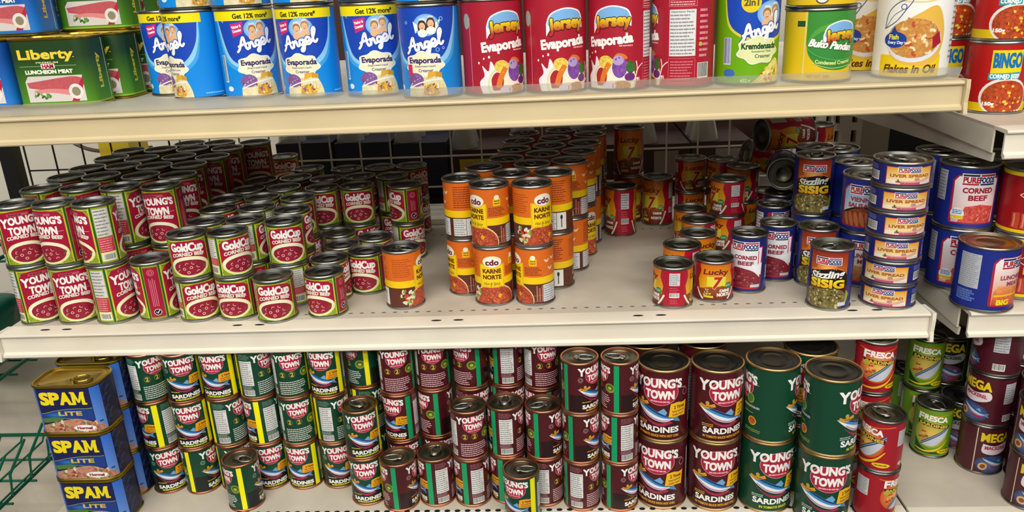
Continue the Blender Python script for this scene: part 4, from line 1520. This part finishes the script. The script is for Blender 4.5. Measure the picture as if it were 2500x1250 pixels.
('E.0', 'EV', -0.2735, 0.108, 0.353, [3, 0], ''),
('E.0', 'EN', -0.1779, 0.0619, 0.353, [-15, 20], ''),
('J.0', 'JE', -0.0845, 0.0661, 0.353, [20, 30], ''),
('J.0', 'JE', 0.0092, 0.066, 0.353, [14, 10], ''),
('J.0', 'JE', 0.1029, 0.066, 0.353, [-20, 20], ''),
('J.0', 'JE', 0.1966, 0.066, 0.353, [-95, 0], ''),
('K.0', 'KR', 0.2903, 0.066, 0.353, [18], ''),
('K.0', 'BU', 0.394, 0.066, 0.353, [25, -20], 'BY1'),
('T.0', 'TU', 0.5305, 0.0694, 0.353, [0], ''),
('T.0', 'TU', 0.4915, 0.1676, 0.353, [10], ''),
('B.0', 'BI', 0.706, 0.1573, 0.281, [8, 8], ''),
('B.1', 'BI', 0.661, 0.2493, 0.281, [8, 8], ''),
('B.0', 'BI', 0.795, 0.1673, 0.281, [10, 20], ''),
]


# ------------------------------------------------------------------ can bodies
class Kind:
    pass


ASSET = {}


def can_meshes(key, dia, pitch, rim, lidm, art, tab, seg=44):
    R, H = dia / 2, pitch - 0.0003
    b = MB().lathe([(0.0005, .003), (R * .7, .003), (R * .72, .0036), (R - .004, .0034), (R - .0034, 0), (R - .0012, 0), (R, .001), (R, .0028), (R - .0018, .0042),
                    (R - .0018, H - .0042), (R, H - .0028), (R, H - .001), (R - .0008, H), (R - .0028, H), (R - .0036, H - .0036)], seg)
    l = MB().lathe([(R - .0037, H - .0036), (R * .84, H - .0040), (R * .82, H - .0031), (R * .76, H - .0031), (R * .74, H - .0040), (R * .50, H - .0040), (R * .48, H - .0033), (R * .43, H - .0033), (R * .41, H - .0040), (0.0004, H - .0040)], seg)
    k = Kind()
    me = bpy.data.meshes.new('can_body')
    me.from_pydata(b.v, [], b.f)
    me.materials.append(rim)
    ml = bpy.data.meshes.new('can_lid')
    ml.from_pydata(l.v, [], l.f)
    ml.materials.append(lidm)
    for q in (me, ml):
        q.polygons.foreach_set('use_smooth', [True] * len(q.polygons))
        q.update()
        q.set_sharp_from_angle(angle=math.radians(50))
    k.body, k.lid = me, ml
    k.label = art.mesh('label_print', .0045)
    k.tab = None
    if tab:
        t = MB()
        z = H - .0026
        s = R * .36
        loop = [(s * .72 * math.sin(a) * (1.0 if math.cos(a) > -.2 else .9), R * .30 - s * 1.25 * math.cos(a), z + .0006 * math.cos(a)) for a in [2 * PI * i / 20 for i in range(20)]]
        t.tube(loop, R * .045, 6, True)
        t.add([(-s * .5, R * .02, z), (s * .5, R * .02, z), (s * .55, -R * .22, z), (0, -R * .30, z), (-s * .55, -R * .22, z), (-s * .5, R * .02, z + .0008), (s * .5, R * .02, z + .0008), (s * .55, -R * .22, z + .0008), (0, -R * .30, z + .0008), (-s * .55, -R * .22, z + .0008)],
              [(4, 3, 2, 1, 0), (5, 6, 7, 8, 9), (0, 1, 6, 5), (1, 2, 7, 6), (2, 3, 8, 7), (3, 4, 9, 8), (4, 0, 5, 9)])
        t.lathe([(0.0001, .0012), (R * .08, .0011), (R * .10, 0)], 12, 0, -R * .12, z)
        mt = bpy.data.meshes.new('pull_tab')
        mt.from_pydata(t.v, [], t.f)
        mt.materials.append(TIN)
        mt.polygons.foreach_set('use_smooth', [True] * len(mt.polygons))
        mt.update()
        k.tab = mt
    ASSET[key] = k


DIM = dict(YC=(.0675, .1030), GC=(.0665, .0745), KN=(.0665, .1025), L7=(.066, .070), LT=(.066, .1035), PC=(.063, .1013), SS=(.068, .102), LS=(.085, .0391),
           SG=(.060, .0893), SR=(.060, .0893), BR=(.082, .1255), BG=(.083, .128), FR=(.063, .0892), FG=(.063, .0975), VS=(.088, .094), LM=(.088, .094),
           PL=(.089, .104), LP=(.089, .104), HS=(.086, .104), EV=(.0925, .139), EN=(.0925, .134), JE=(.093, .1375), KR=(.093, .139), BU=(.0985, .104),
           BY=(.0985, .104), TU=(.105, .15), BI=(.088, .1105), MG=(.073, .092), MM=(.073, .092))
#        name, category, description, rim, lid, artwork, ring tab
SPEC = dict(
    YC=('corned_beef_can', 'can', 'tall red corned beef can', TIN, TIN_DARK, lambda r, h: art_corned(r, h, True), 0),
    GC=('corned_beef_can', 'can', 'short red corned beef can', TIN, TIN_DARK, lambda r, h: art_corned(r, h, False), 0),
    KN=('seasoned_meat_can', 'can', 'tall orange meat can', TIN, TIN_DARK, art_karne, 1),
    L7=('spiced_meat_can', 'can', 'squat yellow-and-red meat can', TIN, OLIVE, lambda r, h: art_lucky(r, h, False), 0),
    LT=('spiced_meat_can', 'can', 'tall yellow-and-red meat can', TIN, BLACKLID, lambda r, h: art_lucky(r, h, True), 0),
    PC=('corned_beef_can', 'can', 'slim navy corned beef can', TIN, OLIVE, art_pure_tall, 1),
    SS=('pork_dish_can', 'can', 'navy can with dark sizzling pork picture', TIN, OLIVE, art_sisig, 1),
    LS=('meat_spread_tin', 'tin', 'flat navy spread tin', TIN, TIN_LID, art_liver, 1),
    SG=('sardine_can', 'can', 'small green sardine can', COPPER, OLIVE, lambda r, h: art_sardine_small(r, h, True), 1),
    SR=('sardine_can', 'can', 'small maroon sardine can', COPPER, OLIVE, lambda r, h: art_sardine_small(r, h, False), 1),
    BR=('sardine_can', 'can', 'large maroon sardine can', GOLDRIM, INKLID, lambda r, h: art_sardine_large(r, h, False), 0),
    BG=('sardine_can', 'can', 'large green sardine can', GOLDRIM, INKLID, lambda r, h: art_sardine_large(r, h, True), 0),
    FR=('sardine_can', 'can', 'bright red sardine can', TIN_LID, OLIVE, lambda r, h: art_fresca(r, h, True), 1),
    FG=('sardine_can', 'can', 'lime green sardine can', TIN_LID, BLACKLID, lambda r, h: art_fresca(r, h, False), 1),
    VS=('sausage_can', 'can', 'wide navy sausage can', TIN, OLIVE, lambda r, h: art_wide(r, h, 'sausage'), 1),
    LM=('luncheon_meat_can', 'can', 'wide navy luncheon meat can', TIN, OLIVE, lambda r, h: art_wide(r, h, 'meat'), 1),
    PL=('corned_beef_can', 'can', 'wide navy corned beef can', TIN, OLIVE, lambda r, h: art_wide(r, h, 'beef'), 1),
    LP=('luncheon_meat_can', 'can', 'wide navy luncheon meat can with bread picture', TIN, GOLDRIM, lambda r, h: art_wide(r, h, 'bread'), 0),
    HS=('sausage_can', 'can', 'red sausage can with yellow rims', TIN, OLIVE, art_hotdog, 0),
    EV=('creamer_can', 'can', 'blue creamer can with yellow band', TIN_LID, TIN_LID, lambda r, h: art_angel(r, h, True), 0),
    EN=('creamer_can', 'can', 'blue creamer can without yellow band', TIN_LID, TIN_LID, lambda r, h: art_angel(r, h, False), 0),
    JE=('evaporated_milk_can', 'can', 'red evaporated creamer can', TIN_LID, TIN_LID, art_jersey, 0),
    KR=('creamer_can', 'can', 'blue-and-green creamer can', TIN_LID, TIN_LID, art_kremdensada, 0),
    BU=('condensed_milk_can', 'can', 'green-and-yellow condensed creamer can', TIN_LID, TIN_LID, lambda r, h: art_buko(r, h, False), 0),
    BY=('condensed_milk_can', 'can', 'yellow condensed creamer can', TIN_LID, TIN_LID, lambda r, h: art_buko(r, h, True), 0),
    TU=('tuna_can', 'can', 'tall white tuna flakes can', TIN_LID, TIN_LID, art_tuna, 0),
    BI=('corned_beef_can', 'can', 'red corned beef can with blue lettering', TIN, TIN_LID, art_bingo, 0),
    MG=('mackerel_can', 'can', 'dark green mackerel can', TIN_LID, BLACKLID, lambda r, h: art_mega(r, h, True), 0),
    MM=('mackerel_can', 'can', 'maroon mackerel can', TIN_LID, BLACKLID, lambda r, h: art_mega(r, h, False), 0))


def need(key):
    if key not in ASSET:
        dia, pit = DIM[key]
        sp = SPEC[key]
        R = dia * 500 - 1.4
        art = sp[5](R, pit * 1000 - 9.3)
        can_meshes(key, dia, pit, sp[3], sp[4], art, sp[6])
    return ASSET[key]


PROTO = {}


def copy_tree(o):
    r = o.copy()
    COL.objects.link(r)
    for ch in o.children:
        c = ch.copy()
        COL.objects.link(c)
        c.parent = r
    return r


def make_can(key):
    k = need(key)
    sp = SPEC[key]
    root = bpy.data.objects.new(sp[0], None)
    root.empty_display_size = .02
    COL.objects.link(root)
    for nm, me in (('body', k.body), ('label_print', k.label), ('lid', k.lid), ('pull_tab', k.tab)):
        if me:
            o = bpy.data.objects.new(nm, me)
            COL.objects.link(o)
            o.parent = root
    return root


def place_can(key, x, y, z, phi, label, group, tabturn=None):
    if key not in PROTO:
        root = PROTO[key] = make_can(key)
    else:
        root = copy_tree(PROTO[key])
    dx, dy = CAM[0] - x, CAM[1] - y
    root.rotation_euler = (0, 0, math.atan2(dx, -dy) + math.radians(phi))
    root.location = (x, y, z)
    for ch in root.children:
        if ch.name.startswith('pull_tab'):
            ch.rotation_euler = (0, 0, rnd.uniform(0, 2 * PI) if tabturn is None else tabturn)
    return tag(root, label, SPEC[key][1], group)


ORD = ['first', 'second', 'third', 'fourth', 'fifth', 'sixth', 'seventh', 'eighth', 'ninth', 'tenth', 'eleventh', 'twelfth', 'thirteenth', 'fourteenth', 'fifteenth']
# row code: (words for the row, landmark counted from, group)
ROWS = {
    'YC': ('red corned beef cans', 'green rack'), 'GC': ('short corned beef cans', 'tall red block'), 'KN': ('orange meat cans', 'short red block'),
    'L7': ('squat meat cans', 'orange block'), 'LT': ('tall yellow-and-red cans', 'orange block'), 'PC': ('slim navy cans', 'orange block'), 'SS': ('sizzling pork cans', 'orange block'),
    'VS': ('wide navy cans', 'orange block'), 'PL': ('wide corned beef cans', 'gap'), 'LM': ('luncheon meat cans', 'gap'), 'HS': ('red sausage cans', 'gap'), 'KS': ('orange meat cans', 'short red block'),
    'S': ('small sardine cans', 'blue tins'), 'W': ('large sardine cans', 'small sardine cans'), 'F': ('bright red sardine cans', 'large cans'),
    'G': ('lime sardine cans', 'red sardine cans'), 'M': ('green mackerel cans', 'lime cans'), 'N': ('maroon mackerel cans', 'lime cans'),
    'E': ('blue creamer cans', 'ham tins'), 'J': ('red creamer cans', 'blue creamer cans'), 'K': ('condensed creamer cans', 'red creamer cans'), 'T': ('tuna cans', 'green creamer can'), 'B': ('red corned beef cans', 'tuna'), 'LS': ('flat spread tins', '')}
ROWWORD = {'0': 'front row', 'f': 'foremost', '1': 'second row', '2': 'third row', '3': 'fourth row', '4': 'fifth row', '5': 'sixth row', '6': 'seventh row', '7': 'eighth row'}
SROW = {'f': 'standing out alone in front', '1': 'front row', '2': 'middle row', '0': 'set-back row'}
TIER = {1: [''], 2: ['lower layer', 'upper layer'], 3: ['bottom layer', 'middle layer', 'top layer']}
SIXTH = ['lowest', 'second up', 'third up', 'fourth up', 'fifth up', 'topmost']


def build_stacks():
    rows = {}
    for s in STACKS:
        rows.setdefault(s[0], []).append(s)
    used = set()
    for row, items in rows.items():
        items.sort(key=lambda q: q[2])
        blk, rk = row.split('.')
        for i, (_, kind, x, y, z0, phis, fl) in enumerate(items):
            n = len(phis)
            z = z0
            for lv, phi in enumerate(phis):
                kd = kind
                if fl == 'LM0' and lv == 0:
                    kd = 'LM'
                if fl == 'BY1' and lv == 1:
                    kd = 'BY'
                desc = SPEC[kd][2]
                if blk == 'LS':
                    lab = desc + ', ' + SIXTH[lv] + ' in the six-high stack beside the post'
                elif blk == 'KS':
                    lab = 'lone tall orange meat can standing between red and orange blocks'
                else:
                    tier = TIER[n][lv]
                    rw = SROW[rk] if blk == 'S' else ROWWORD[rk]
                    if blk == 'S' and rk == 'f':
                        lab = desc + (' alone in front of the green columns' if i == 0 else ' alone in front of the maroon columns')
                    else:
                        own = [q for q in items]
                        pos = '' if len(own) == 1 else (', nearest the ' if i == 0 else ', ' + ORD[i] + ' from ') + ROWS[blk][1]
                        lab = desc + (', ' + tier if tier else '') + ', ' + rw + pos
                o = place_can(kd, x, y, z, phi, lab, ROWS[blk][0] + (' ' + ROWWORD.get(rk, '') if blk != 'LS' else ''))
                z += DIM[kd][1]


# ------------------------------------------------------------------ rounded-rectangle tins
def tin_asset(key, box, pitch, art, lidm, rimm):
    w, d, c = [q / 1000 for q in box]
    H = pitch - .0003

    def ringp(g, z):
        ww, dd, cc = w / 2 + g, d / 2 + g, c + g
        out = []
        for cx, cy, a0 in ((ww - cc, -dd + cc, -PI / 2), (ww - cc, dd - cc, 0), (-ww + cc, dd - cc, PI / 2), (-ww + cc, -dd + cc, PI)):
            for i in range(7):
                a = a0 + PI / 2 * i / 6
                out.append((cx + cc * math.cos(a), cy + cc * math.sin(a), z))
        return out

    def loft(rings, top=False, bottom=False):
        v, f = [], []
        n = len(rings[0])
        for r in rings:
            v += r
        for k in range(len(rings) - 1):
            for i in range(n):
                j = (i + 1) % n
                f.append((k * n + i, k * n + j, (k + 1) * n + j, (k + 1) * n + i))
        if bottom:
            f.append(tuple(range(n - 1, -1, -1)))
        if top:
            f.append(tuple(range((len(rings) - 1) * n, len(rings) * n)))
        return v, f
    bv = loft([ringp(-.003, .002), ringp(-.001, 0), ringp(.0012, .0008), ringp(.0014, .003), ringp(-.0006, .0045), ringp(-.0006, H - .0045), ringp(.0014, H - .003), ringp(.0014, H - .0008), ringp(.0002, H), ringp(-.0018, H), ringp(-.0026, H - .003)], False, True)
    lv = loft([ringp(-.0026, H - .003), ringp(-.006, H - .0034), ringp(-.007, H - .0024), ringp(-.011, H - .0024), ringp(-.012, H - .0032)], True)
    k = Kind()
    k.body, k.lid = bpy.data.meshes.new('tin_body'), bpy.data.meshes.new('tin_lid')
    for me, (v, f), m in ((k.body, bv, rimm), (k.lid, lv, lidm)):
        me.from_pydata(v, [], f)
        me.materials.append(m)
        me.polygons.foreach_set('use_smooth', [True] * len(me.polygons))
        me.update()
        me.set_sharp_from_angle(angle=math.radians(50))
    k.label = art.mesh('label_print', .0048)
    t = MB()
    z = H - .0018
    t.tube([(w * .18 + w * .13 * math.cos(a), d * .16 * math.sin(a) - d * .08, z + .0004) for a in [2 * PI * i / 20 for i in range(20)]], .0011, 6, True)
    t.lathe([(0.0001, .001), (.003, .0009), (.0036, -.0012)], 12, w * .03, -d * .08, z)
    k.tab = bpy.data.meshes.new('pull_tab')
    k.tab.from_pydata(t.v, [], t.f)
    k.tab.materials.append(GOLD)
    k.tab.update()
    ASSET[key] = k


def place_tin(key, x, y, z, rz, name, label, group):
    if key not in PROTO:
        k = ASSET[key]
        root = bpy.data.objects.new(name, None)
        root.empty_display_size = .02
        COL.objects.link(root)
        for nm, me in (('body', k.body), ('label_print', k.label), ('lid', k.lid), ('pull_tab', k.tab)):
            o = bpy.data.objects.new(nm, me)
            COL.objects.link(o)
            o.parent = root
        PROTO[key] = root
    else:
        root = copy_tree(PROTO[key])
    root.location = (x, y, z)
    root.rotation_euler = (0, 0, rz)
    return tag(root, label, 'tin', group)


# ------------------------------------------------------------------ setting
ZB, ZT, ZR = -.308, .353, .281
fl_ = MB().box(-4, -3.5, -.92, 4, 3, -.90).build('floor', FLOOR)
tag(fl_, kind='structure')
wb = MB().box(-4, 2.3, -.90, 4, 2.4, 2.2).build('wall_back', WALL)
tag(wb, kind='structure')

LIP = [(.03, 0), (-.0015, 0), (-.0055, -.0012), (-.0062, -.0032), (-.0055, -.0052), (-.0020, -.0062), (-.0012, -.0090), (-.0018, -.0200), (-.0018, -.0330), (-.0040, -.0352),
       (-.0068, -.0362), (-.0070, -.0405), (-.0052, -.0425), (-.0020, -.0425), (.0020, -.0380), (.0020, -.0060), (.03, -.0050)]


def shelf(name, label, x0, x1, z, depth, lipm, deckm, y0=0.0, cap=True, lip=True, skirt=False):
    t = thing(name, label, 'shelf', (0, y0, z))
    MB().box(x0, .0302, -.004, x1, depth, 0).box(x0, depth - .02, -.03, x1, depth, -.0042).build('deck', deckm, t)
    MB().prism(LIP, x0, x1).build('price_rail', lipm, t, True, 20)
    if cap:
        for nm, xa, xb in (('end_cap', x0 - .006, x0 - .0004), ('end_cap', x1 + .0004, x1 + .006)):
            MB().prism([(-.0095, .002), (-.0105, -.01), (-.0090, -.03), (-.0115, -.046), (.02, -.046), (.03, -.03), (.03, .0)], xa, xb).build(nm, lipm, t)
    if skirt:
        MB().prism([(.0302, -.0042), (.0302, -.040), (depth, -.030), (depth, -.0042)], x0, x0 + .003).build('side_skirt', lipm, t)
        MB().prism([(.0302, -.0405), (.032, -.054), (.56, -.078), (.72, -.086), (.72, -.0310)], x0 + .0035, x0 + .007).build('bracket_arm', lipm, t)
    return t


mid = shelf('metal_shelf', 'long ivory metal shelf carrying corned beef cans, the middle one', -.919, .576, 0, .72, ENAMEL, DECK)
for y, x0_, n in ((.0500, -.905, 80), (.4660, -.28, 46)):
    hp = MB()
    for i in range(n):
        hp.disc(x0_ + i * .0187, y, .00025, .0040, .0022, 10)
    hp.build('hole_pattern', DOT, mid)
for x in (-.849, -.812, -.523, -.486, -.195, -.159, .129, .165, .463, .501):
    MB().disc(x, .0125, .00025, .0085, .0030, 14).build('slot', HOLE, mid)
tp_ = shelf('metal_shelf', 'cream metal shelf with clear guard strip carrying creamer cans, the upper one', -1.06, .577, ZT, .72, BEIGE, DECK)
gd = MB().prism([(.0045, .0003), (.0057, .0003), (-.0035, .0190), (-.0047, .0190)], -1.06, .571).build('clear_guard_strip', CLEAR)
gd.location = (0, 0, ZT)
tag(gd, 'long clear plastic guard strip standing along the upper shelf edge', 'guard')
base = shelf('base_shelf', 'lowest metal shelf with punched front edge carrying sardine cans', -.86, .543, ZB, .80, ENAMEL, DECK, y0=-.095, cap=False)
hp = MB()
for i in range(82):
    hp.disc(-.845 + i * .0168, .0285, .0003, .0050, .0036, 10)
hp.build('hole_pattern', HOLE, base)
rm = shelf('side_bay_shelf', 'ivory shelf end across the gap, carrying wide navy cans', .636, 1.6, -.001, .72, ENAMEL, DECK, cap=False, skirt=True)
for x in (.80, .835):
    MB().disc(x, .0125, .00025, .0085, .0030, 14).build('slot', HOLE, rm)
rt_ = shelf('side_bay_shelf', 'ivory shelf end across the gap, carrying red corned beef cans', .646, 1.6, ZR, .72, ENAMEL, DECK, cap=False, skirt=True)
rb = shelf('side_bay_shelf', 'lowest side shelf carrying lime and maroon fish cans', .5475, 1.6, ZB, .80, ENAMEL, DECK, y0=-.10, cap=False, lip=False)

# uprights and panels behind
up_ = thing('slotted_upright', 'white slotted steel upright behind the tilted cans', 'post', (0, 0, 0))
ub = MB()
for xa, xb in ((.622, .640), (.652, .662), (.672, .700), (.712, .724)):
    ub.box(xa, .725, -.9, xb, .745, .60)
for i in range(24):
    z = -.5 + i * .046
    for xa, xb in ((.640, .652), (.662, .672), (.700, .712)):
        ub.box(xa, .725, z, xb, .745, z + .018)
ub.build('slotted_face', ENAMEL, up_)
MB().box(.620, .7452, -.9, .726, .770, .60).build('channel_back', BLACK, up_)
bp = MB().box(.728, .74, -.9, .795, .76, .9).build('back_panel', SHADE)
tag(bp, 'cream steel back panel beside the slotted upright', 'panel')
bp = MB().box(.797, .75, -.9, 1.7, .76, .9).build('back_panel', BLACK)  # black sheet put in for the deep shade under the side shelf
tag(bp, 'black panel standing in for the dark void under the side shelf', 'panel')
bp = MB().box(-.86, .7302, -.9, .619, .74, -.05).build('back_panel', BLACK)  # coloured black for the shade in the gaps between the cans
tag(bp, 'back panel blackened for shade behind the sardine cans', 'panel')

# wire grid closing the back of the middle shelf
for xa, xb, m, lab in ((-1.300, -.930, WIRE_BACKLIT, 'wire grid panel blackened as backlit, by the black post, against the pale wall'), (-.905, .612, WIRE_W, 'pale wire grid fence along the back of the middle shelf')):
    wg = MB()
    n = int((xb - xa) / .0735)
    for i in range(n + 1):
        x = xa + .0735 * i
        wg.tube([(x, .7225, -.04), (x, .7225, .300)], .0022, 6)
    for z in (-.035, .0415, .117, .1925, .268):
        wg.tube([(xa - .004, .7265, z), (xa + .0735 * n + .004, .7265, z)], .0022, 6)
    tag(wg.build('wire_grid', m, None, True), lab, 'grid')
pb = MB().box(-1.352, .70, -.9, -1.318, .735, .62).build('corner_post', BLACK)
tag(pb, 'black square post at the end of the wire grid', 'post')

# the far side: cartons with upturned tumblers
fs = MB().box(-.72, .775, -.02, .615, 1.15, -.003).box(-.72, 1.13, -.9, .619, 1.15, .62).build('far_side_shelf', BROWN)  # tall rear board added to darken the view behind the glasses
tag(fs, 'dark shelf with added dark backing on the far side of the wire grid', 'shelf')
xb_ = -.70
boxes = []
for i, (w, m, hgt) in enumerate([(.148, NAVY, .150), (.148, NAVY, .146), (.140, NAVY, .140), (.150, BROWN, .118), (.150, BROWN, .116), (.150, BROWN, .118), (.150, BROWN, .115), (.150, BROWN, .117)]):
    t = thing('storage_carton', ('navy' if m is NAVY else 'brown') + ' carton behind the wire grid, ' + ORD[i if i < 3 else i - 3] + (' navy one' if i < 3 else ' brown one') + ' along the row', 'carton', (xb_ + w / 2, .96, -.0028), 0, 'cartons beyond the grid')
    MB().box(-w / 2 + .002, -.16, 0, w / 2 - .002, .16, hgt - .0005).build('box_body', m, t)
    MB().box(-w / 2 + .002, -.1606, hgt * .45, w / 2 - .002, -.1602, hgt * .45 + .003).build('seam_line', BLACK, t)
    if i in (3, 4):
        MB().box(-w * .32, -.1612, hgt * .3, w * .2, -.1607, hgt * .8).build('printed_panel', mat('yellow_print', 'b8a018', .6), t)
    if i in (6, 7):
        MB().box(-w * .1, -.1612, hgt * .3, w * .3, -.1607, hgt * .85).build('printed_panel', mat('grey_print', '8a8078', .6), t)
    boxes.append((xb_, xb_ + w, hgt - .0031))
    xb_ += w + .001
tum = None
PROF = [(.0345, 0), (.0352, .001), (.0335, .012), (.0225, .062), (.0175, .095), (.0165, .100), (.0004, .100), (.0004, .094), (.0150, .093), (.0160, .088), (.0208, .060), (.0318, .012), (.0330, .001), (.0345, 0)]
ti = 0
for yrow, off in ((.836, 0.0), (.900, .042)):
    x = -.665 + off
    while x < .56:
        hb = next((h for a, b, h in boxes if a + .034 <= x <= b - .034), None)
        if hb is None:
            x += .004
            continue
        lab = 'upturned clear drinking glass on cartons behind the grid, ' + ('near row, ' if off == 0 else 'far row, ') + ORD[ti % 15] + ' from the fence end'
        if tum is None:
            tum = MB().lathe(PROF, 32).build('drinking_glass', GLASS, None, True, 40)
            o = tum
        else:
            o = tum.copy()
            COL.objects.link(o)
        o.location = (x, yrow, hb + .0004)
        tag(o, lab, 'glass', 'upturned glasses beyond the grid')
        ti += 1
        x += .083
    ti = 0

# left end: rack, wrapped pack, bag, carton, cable
t = thing('wire_rack', 'green wire rack standing past the fence end of the shelves', 'rack', (-1.28, .30, -.90))


def tray(z, x0, x1, y0, y1, n, lipz=.0):
    m = MB()
    m.tube([(x0, y0, z + lipz), (x1, y0, z + lipz), (x1, y1, z + lipz), (x0, y1, z + lipz)], .0042, 8, True)
    for i in range(n):
        x = x0 + (x1 - x0) * (i + .5) / n
        m.tube([(x, y0, z + lipz), (x, y0 + .01, z), (x, y1 - .01, z), (x, y1, z + lipz)], .0022, 6)
    for f in (.25, .5, .75):
        y = y0 + (y1 - y0) * f
        m.tube([(x0, y, z - .003), (x1, y, z - .003)], .0026, 6)
    return m


for z in (.93, .71):
    tray(z, -.28, .190, -.20, .06, 10, .012).build('wire_tray', WIRE_G, t, True)
tray(.50, -.28, .215, -.28, .02, 10, .012).build('wire_tray', WIRE_G, t, True)
for px, py in ((-.28, -.28), (-.28, .06)):
    MB().tube([(px, py, 0), (px, py, 1.02)], .0060, 8).build('leg', WIRE_G, t, True)
m = MB()
for i in range(5):
    m.tube([(.215, -.26 + i * .06, .512), (.222, -.26 + i * .06, .56), (.222, -.20 + i * .06, .60)], .003, 6)
m.build('side_wire', WIRE_G, t, True)


def puffy(name, cx, cy, cz, sx, sy, sz, m, seed, amp):
    R = random.Random(seed)
    me = MB()
    n, k = 22, 14
    ph = [R.uniform(0, 6) for _ in range(8)]
    v = []
    for j in range(k + 1):
        b = -PI / 2 + PI * j / k
        for i in range(n):
            a = 2 * PI * i / n

            def se(c_, e):
                return math.copysign(abs(c_) ** e, c_)
            q = 1 + amp * (math.sin(3 * a + ph[0] + 2 * b) + math.sin(5 * b + ph[1] + a) + .6 * math.sin(7 * a + 4 * b + ph[2]))
            v.append((cx + sx * q * se(math.cos(b), .35) * se(math.cos(a), .4), cy + sy * q * se(math.cos(b), .35) * se(math.sin(a), .4), cz + sz * (1 if j in (0,) else q) * se(math.sin(b), .5)))
    f = [(j * n + i, j * n + (i + 1) % n, (j + 1) * n + (i + 1) % n, (j + 1) * n + i) for j in range(k) for i in range(n)]
    me.add(v, f)
    return me.build(name, m, None, True, 80)


o = puffy('wrapped_pack', -1.21, .545, -.515, .315, .130, .36, WRAP, 4, .012)
tag(o, 'big cloudy plastic-wrapped pack behind the blue luncheon tins', 'pack')
o = puffy('plastic_bag', -1.215, .225, -.100, .125, .085, .072, GBAG, 6, .04)
tag(o, 'dark green plastic bag lying on the wire rack', 'bag')
t = thing('snack_carton', 'yellow carton past the wire grid near the fence post', 'carton', (-1.150, .90, -.90))
MB().box(-.036, -.05, 0, .045, .05, 1.13).build('box_body', mat('yellow_carton', 'd8bc20', .5), t)
MB().box(-.030, -.0508, 1.075, .045, -.0503, 1.10).build('printed_panel', mat('red_print', '8a3a3a', .5), t)
pts = smooth_pts([(-1.62, .30), (-1.52, .165), (-1.45, .115), (-1.39, .085), (-1.31, .078), (-1.20, .085)], 6)
o = MB().tube([(x, 1.15, z) for x, z in pts], .006, 8).build('hanging_cable', CABLE, None, True)
tag(o, 'brown cable drooping across the pale wall past the grid', 'cable')
o = MB().box(-3.2, 1.36, -.9, -.80, 1.40, 1.4).build('side_fixture_panel', WALL)
tag(o, 'pale panel past the wire grid, behind the drooping cable', 'panel')
o = MB().box(-.7745, .0995, ZB + .0005, -.7715, .1025, -.055).build('divider_rod', ENAMEL)
tag(o, 'thin white rod between the blue tins and green sardine cans', 'divider')
o = MB().box(-.285, .545, .0004, -.240, .557, .012).build('far_rail_stand_in', ENAMEL)  # bar added in place of the bright rail edge beyond the grid
tag(o, 'short cream strip added for the far rail, at the back of the middle shelf', 'divider')

# ------------------------------------------------------------------ goods
build_stacks()

BOXL, PL_ = (128, 74, 20), .1085
tin_asset('LBG', BOXL, PL_, art_liberty(BOXL, PL_ * 1000 - 10, True), GOLD, GOLD)
tin_asset('LBB', BOXL, PL_, art_liberty(BOXL, PL_ * 1000 - 10, False), GOLD, GOLD)
for i in range(3):
    place_tin('LBG', (-.789, -.772, -.752)[i], .127 + .079 * i, ZT, 0, 'luncheon_meat_tin', 'green ham luncheon tin on the upper shelf, ' + ('foremost of its file' if i == 0 else ORD[i] + ' back in its file'), 'green luncheon tins')
place_tin('LBG', -.792, .285, ZT + PL_, 0, 'luncheon_meat_tin', 'green luncheon tin stacked on top of the green file', 'green luncheon tins')
place_tin('LBG', -.785, .364, ZT + PL_, 0, 'luncheon_meat_tin', 'green luncheon tin stacked on top, hidden behind another green one', 'green luncheon tins')
for i in range(3):
    place_tin('LBB', -.925, .130 + .079 * i, ZT, 0, 'luncheon_meat_tin', 'blue luncheon tin on the upper shelf, ' + ('foremost of its file' if i == 0 else ORD[i] + ' back in its file'), 'blue luncheon tins')
place_tin('LBB', -.905, .205, ZT + PL_, 0, 'luncheon_meat_tin', 'blue luncheon tin stacked on top, in front of another', 'blue luncheon tins')
place_tin('LBB', -.930, .284, ZT + PL_, 0, 'luncheon_meat_tin', 'blue luncheon tin stacked on top, behind another blue one', 'blue luncheon tins')
BOXS, PS_ = (109, 69, 22), .0865
tin_asset('SP', BOXS, PS_, art_spam(BOXS, PS_ * 1000 - 10), GOLD, GOLD)
for lv in range(3):
    place_tin('SP', -.7725, -.0595, ZB + lv * PS_, 0, 'luncheon_meat_tin', 'blue yellow-lettered luncheon tin, ' + TIER[3][lv].replace('layer', 'one') + ' of the front stack', 'front stack of luncheon tins')
for lv in range(3):
    place_tin('SP', -.7810, .0170, ZB + lv * PS_, 0, 'luncheon_meat_tin', 'blue yellow-lettered luncheon tin, ' + TIER[3][lv].replace('layer', 'one') + ' of the rear stack', 'rear stack of luncheon tins')


def lying(key, base, axis, roll, label, group):
    """a can on its side: base = centre of the end the axis starts from"""
    root = copy_tree(PROTO[key])
    a = Vector(axis).normalized()
    q = a.to_track_quat('Z', 'Y').to_matrix().to_4x4() @ Matrix.Rotation(roll, 4, 'Z')
    root.rotation_euler = q.to_euler()
    root.location = Vector(base)
    return tag(root, label, SPEC[key][1], group)


pk_ = lying('PC', (.4640, .4320, .1360), (-.27, -.95, .06), 1.0, 'slim navy can lying on its side, end facing out, beside the sizzling pork cans', 'toppled cans')
for ch in list(pk_.children):
    if ch.name.startswith('pull_tab'):
        bpy.data.objects.remove(ch)
lying('LT', (.5080, .4400, .2010), (-1, -.30, .03), 1.2, 'tall red can toppled on its side on top of the pile', 'toppled cans')
lying('L7', (.4720, .5230, .1240), (-1, -.12, .30), .8, 'squat meat can toppled on its side behind the pile', 'toppled cans')
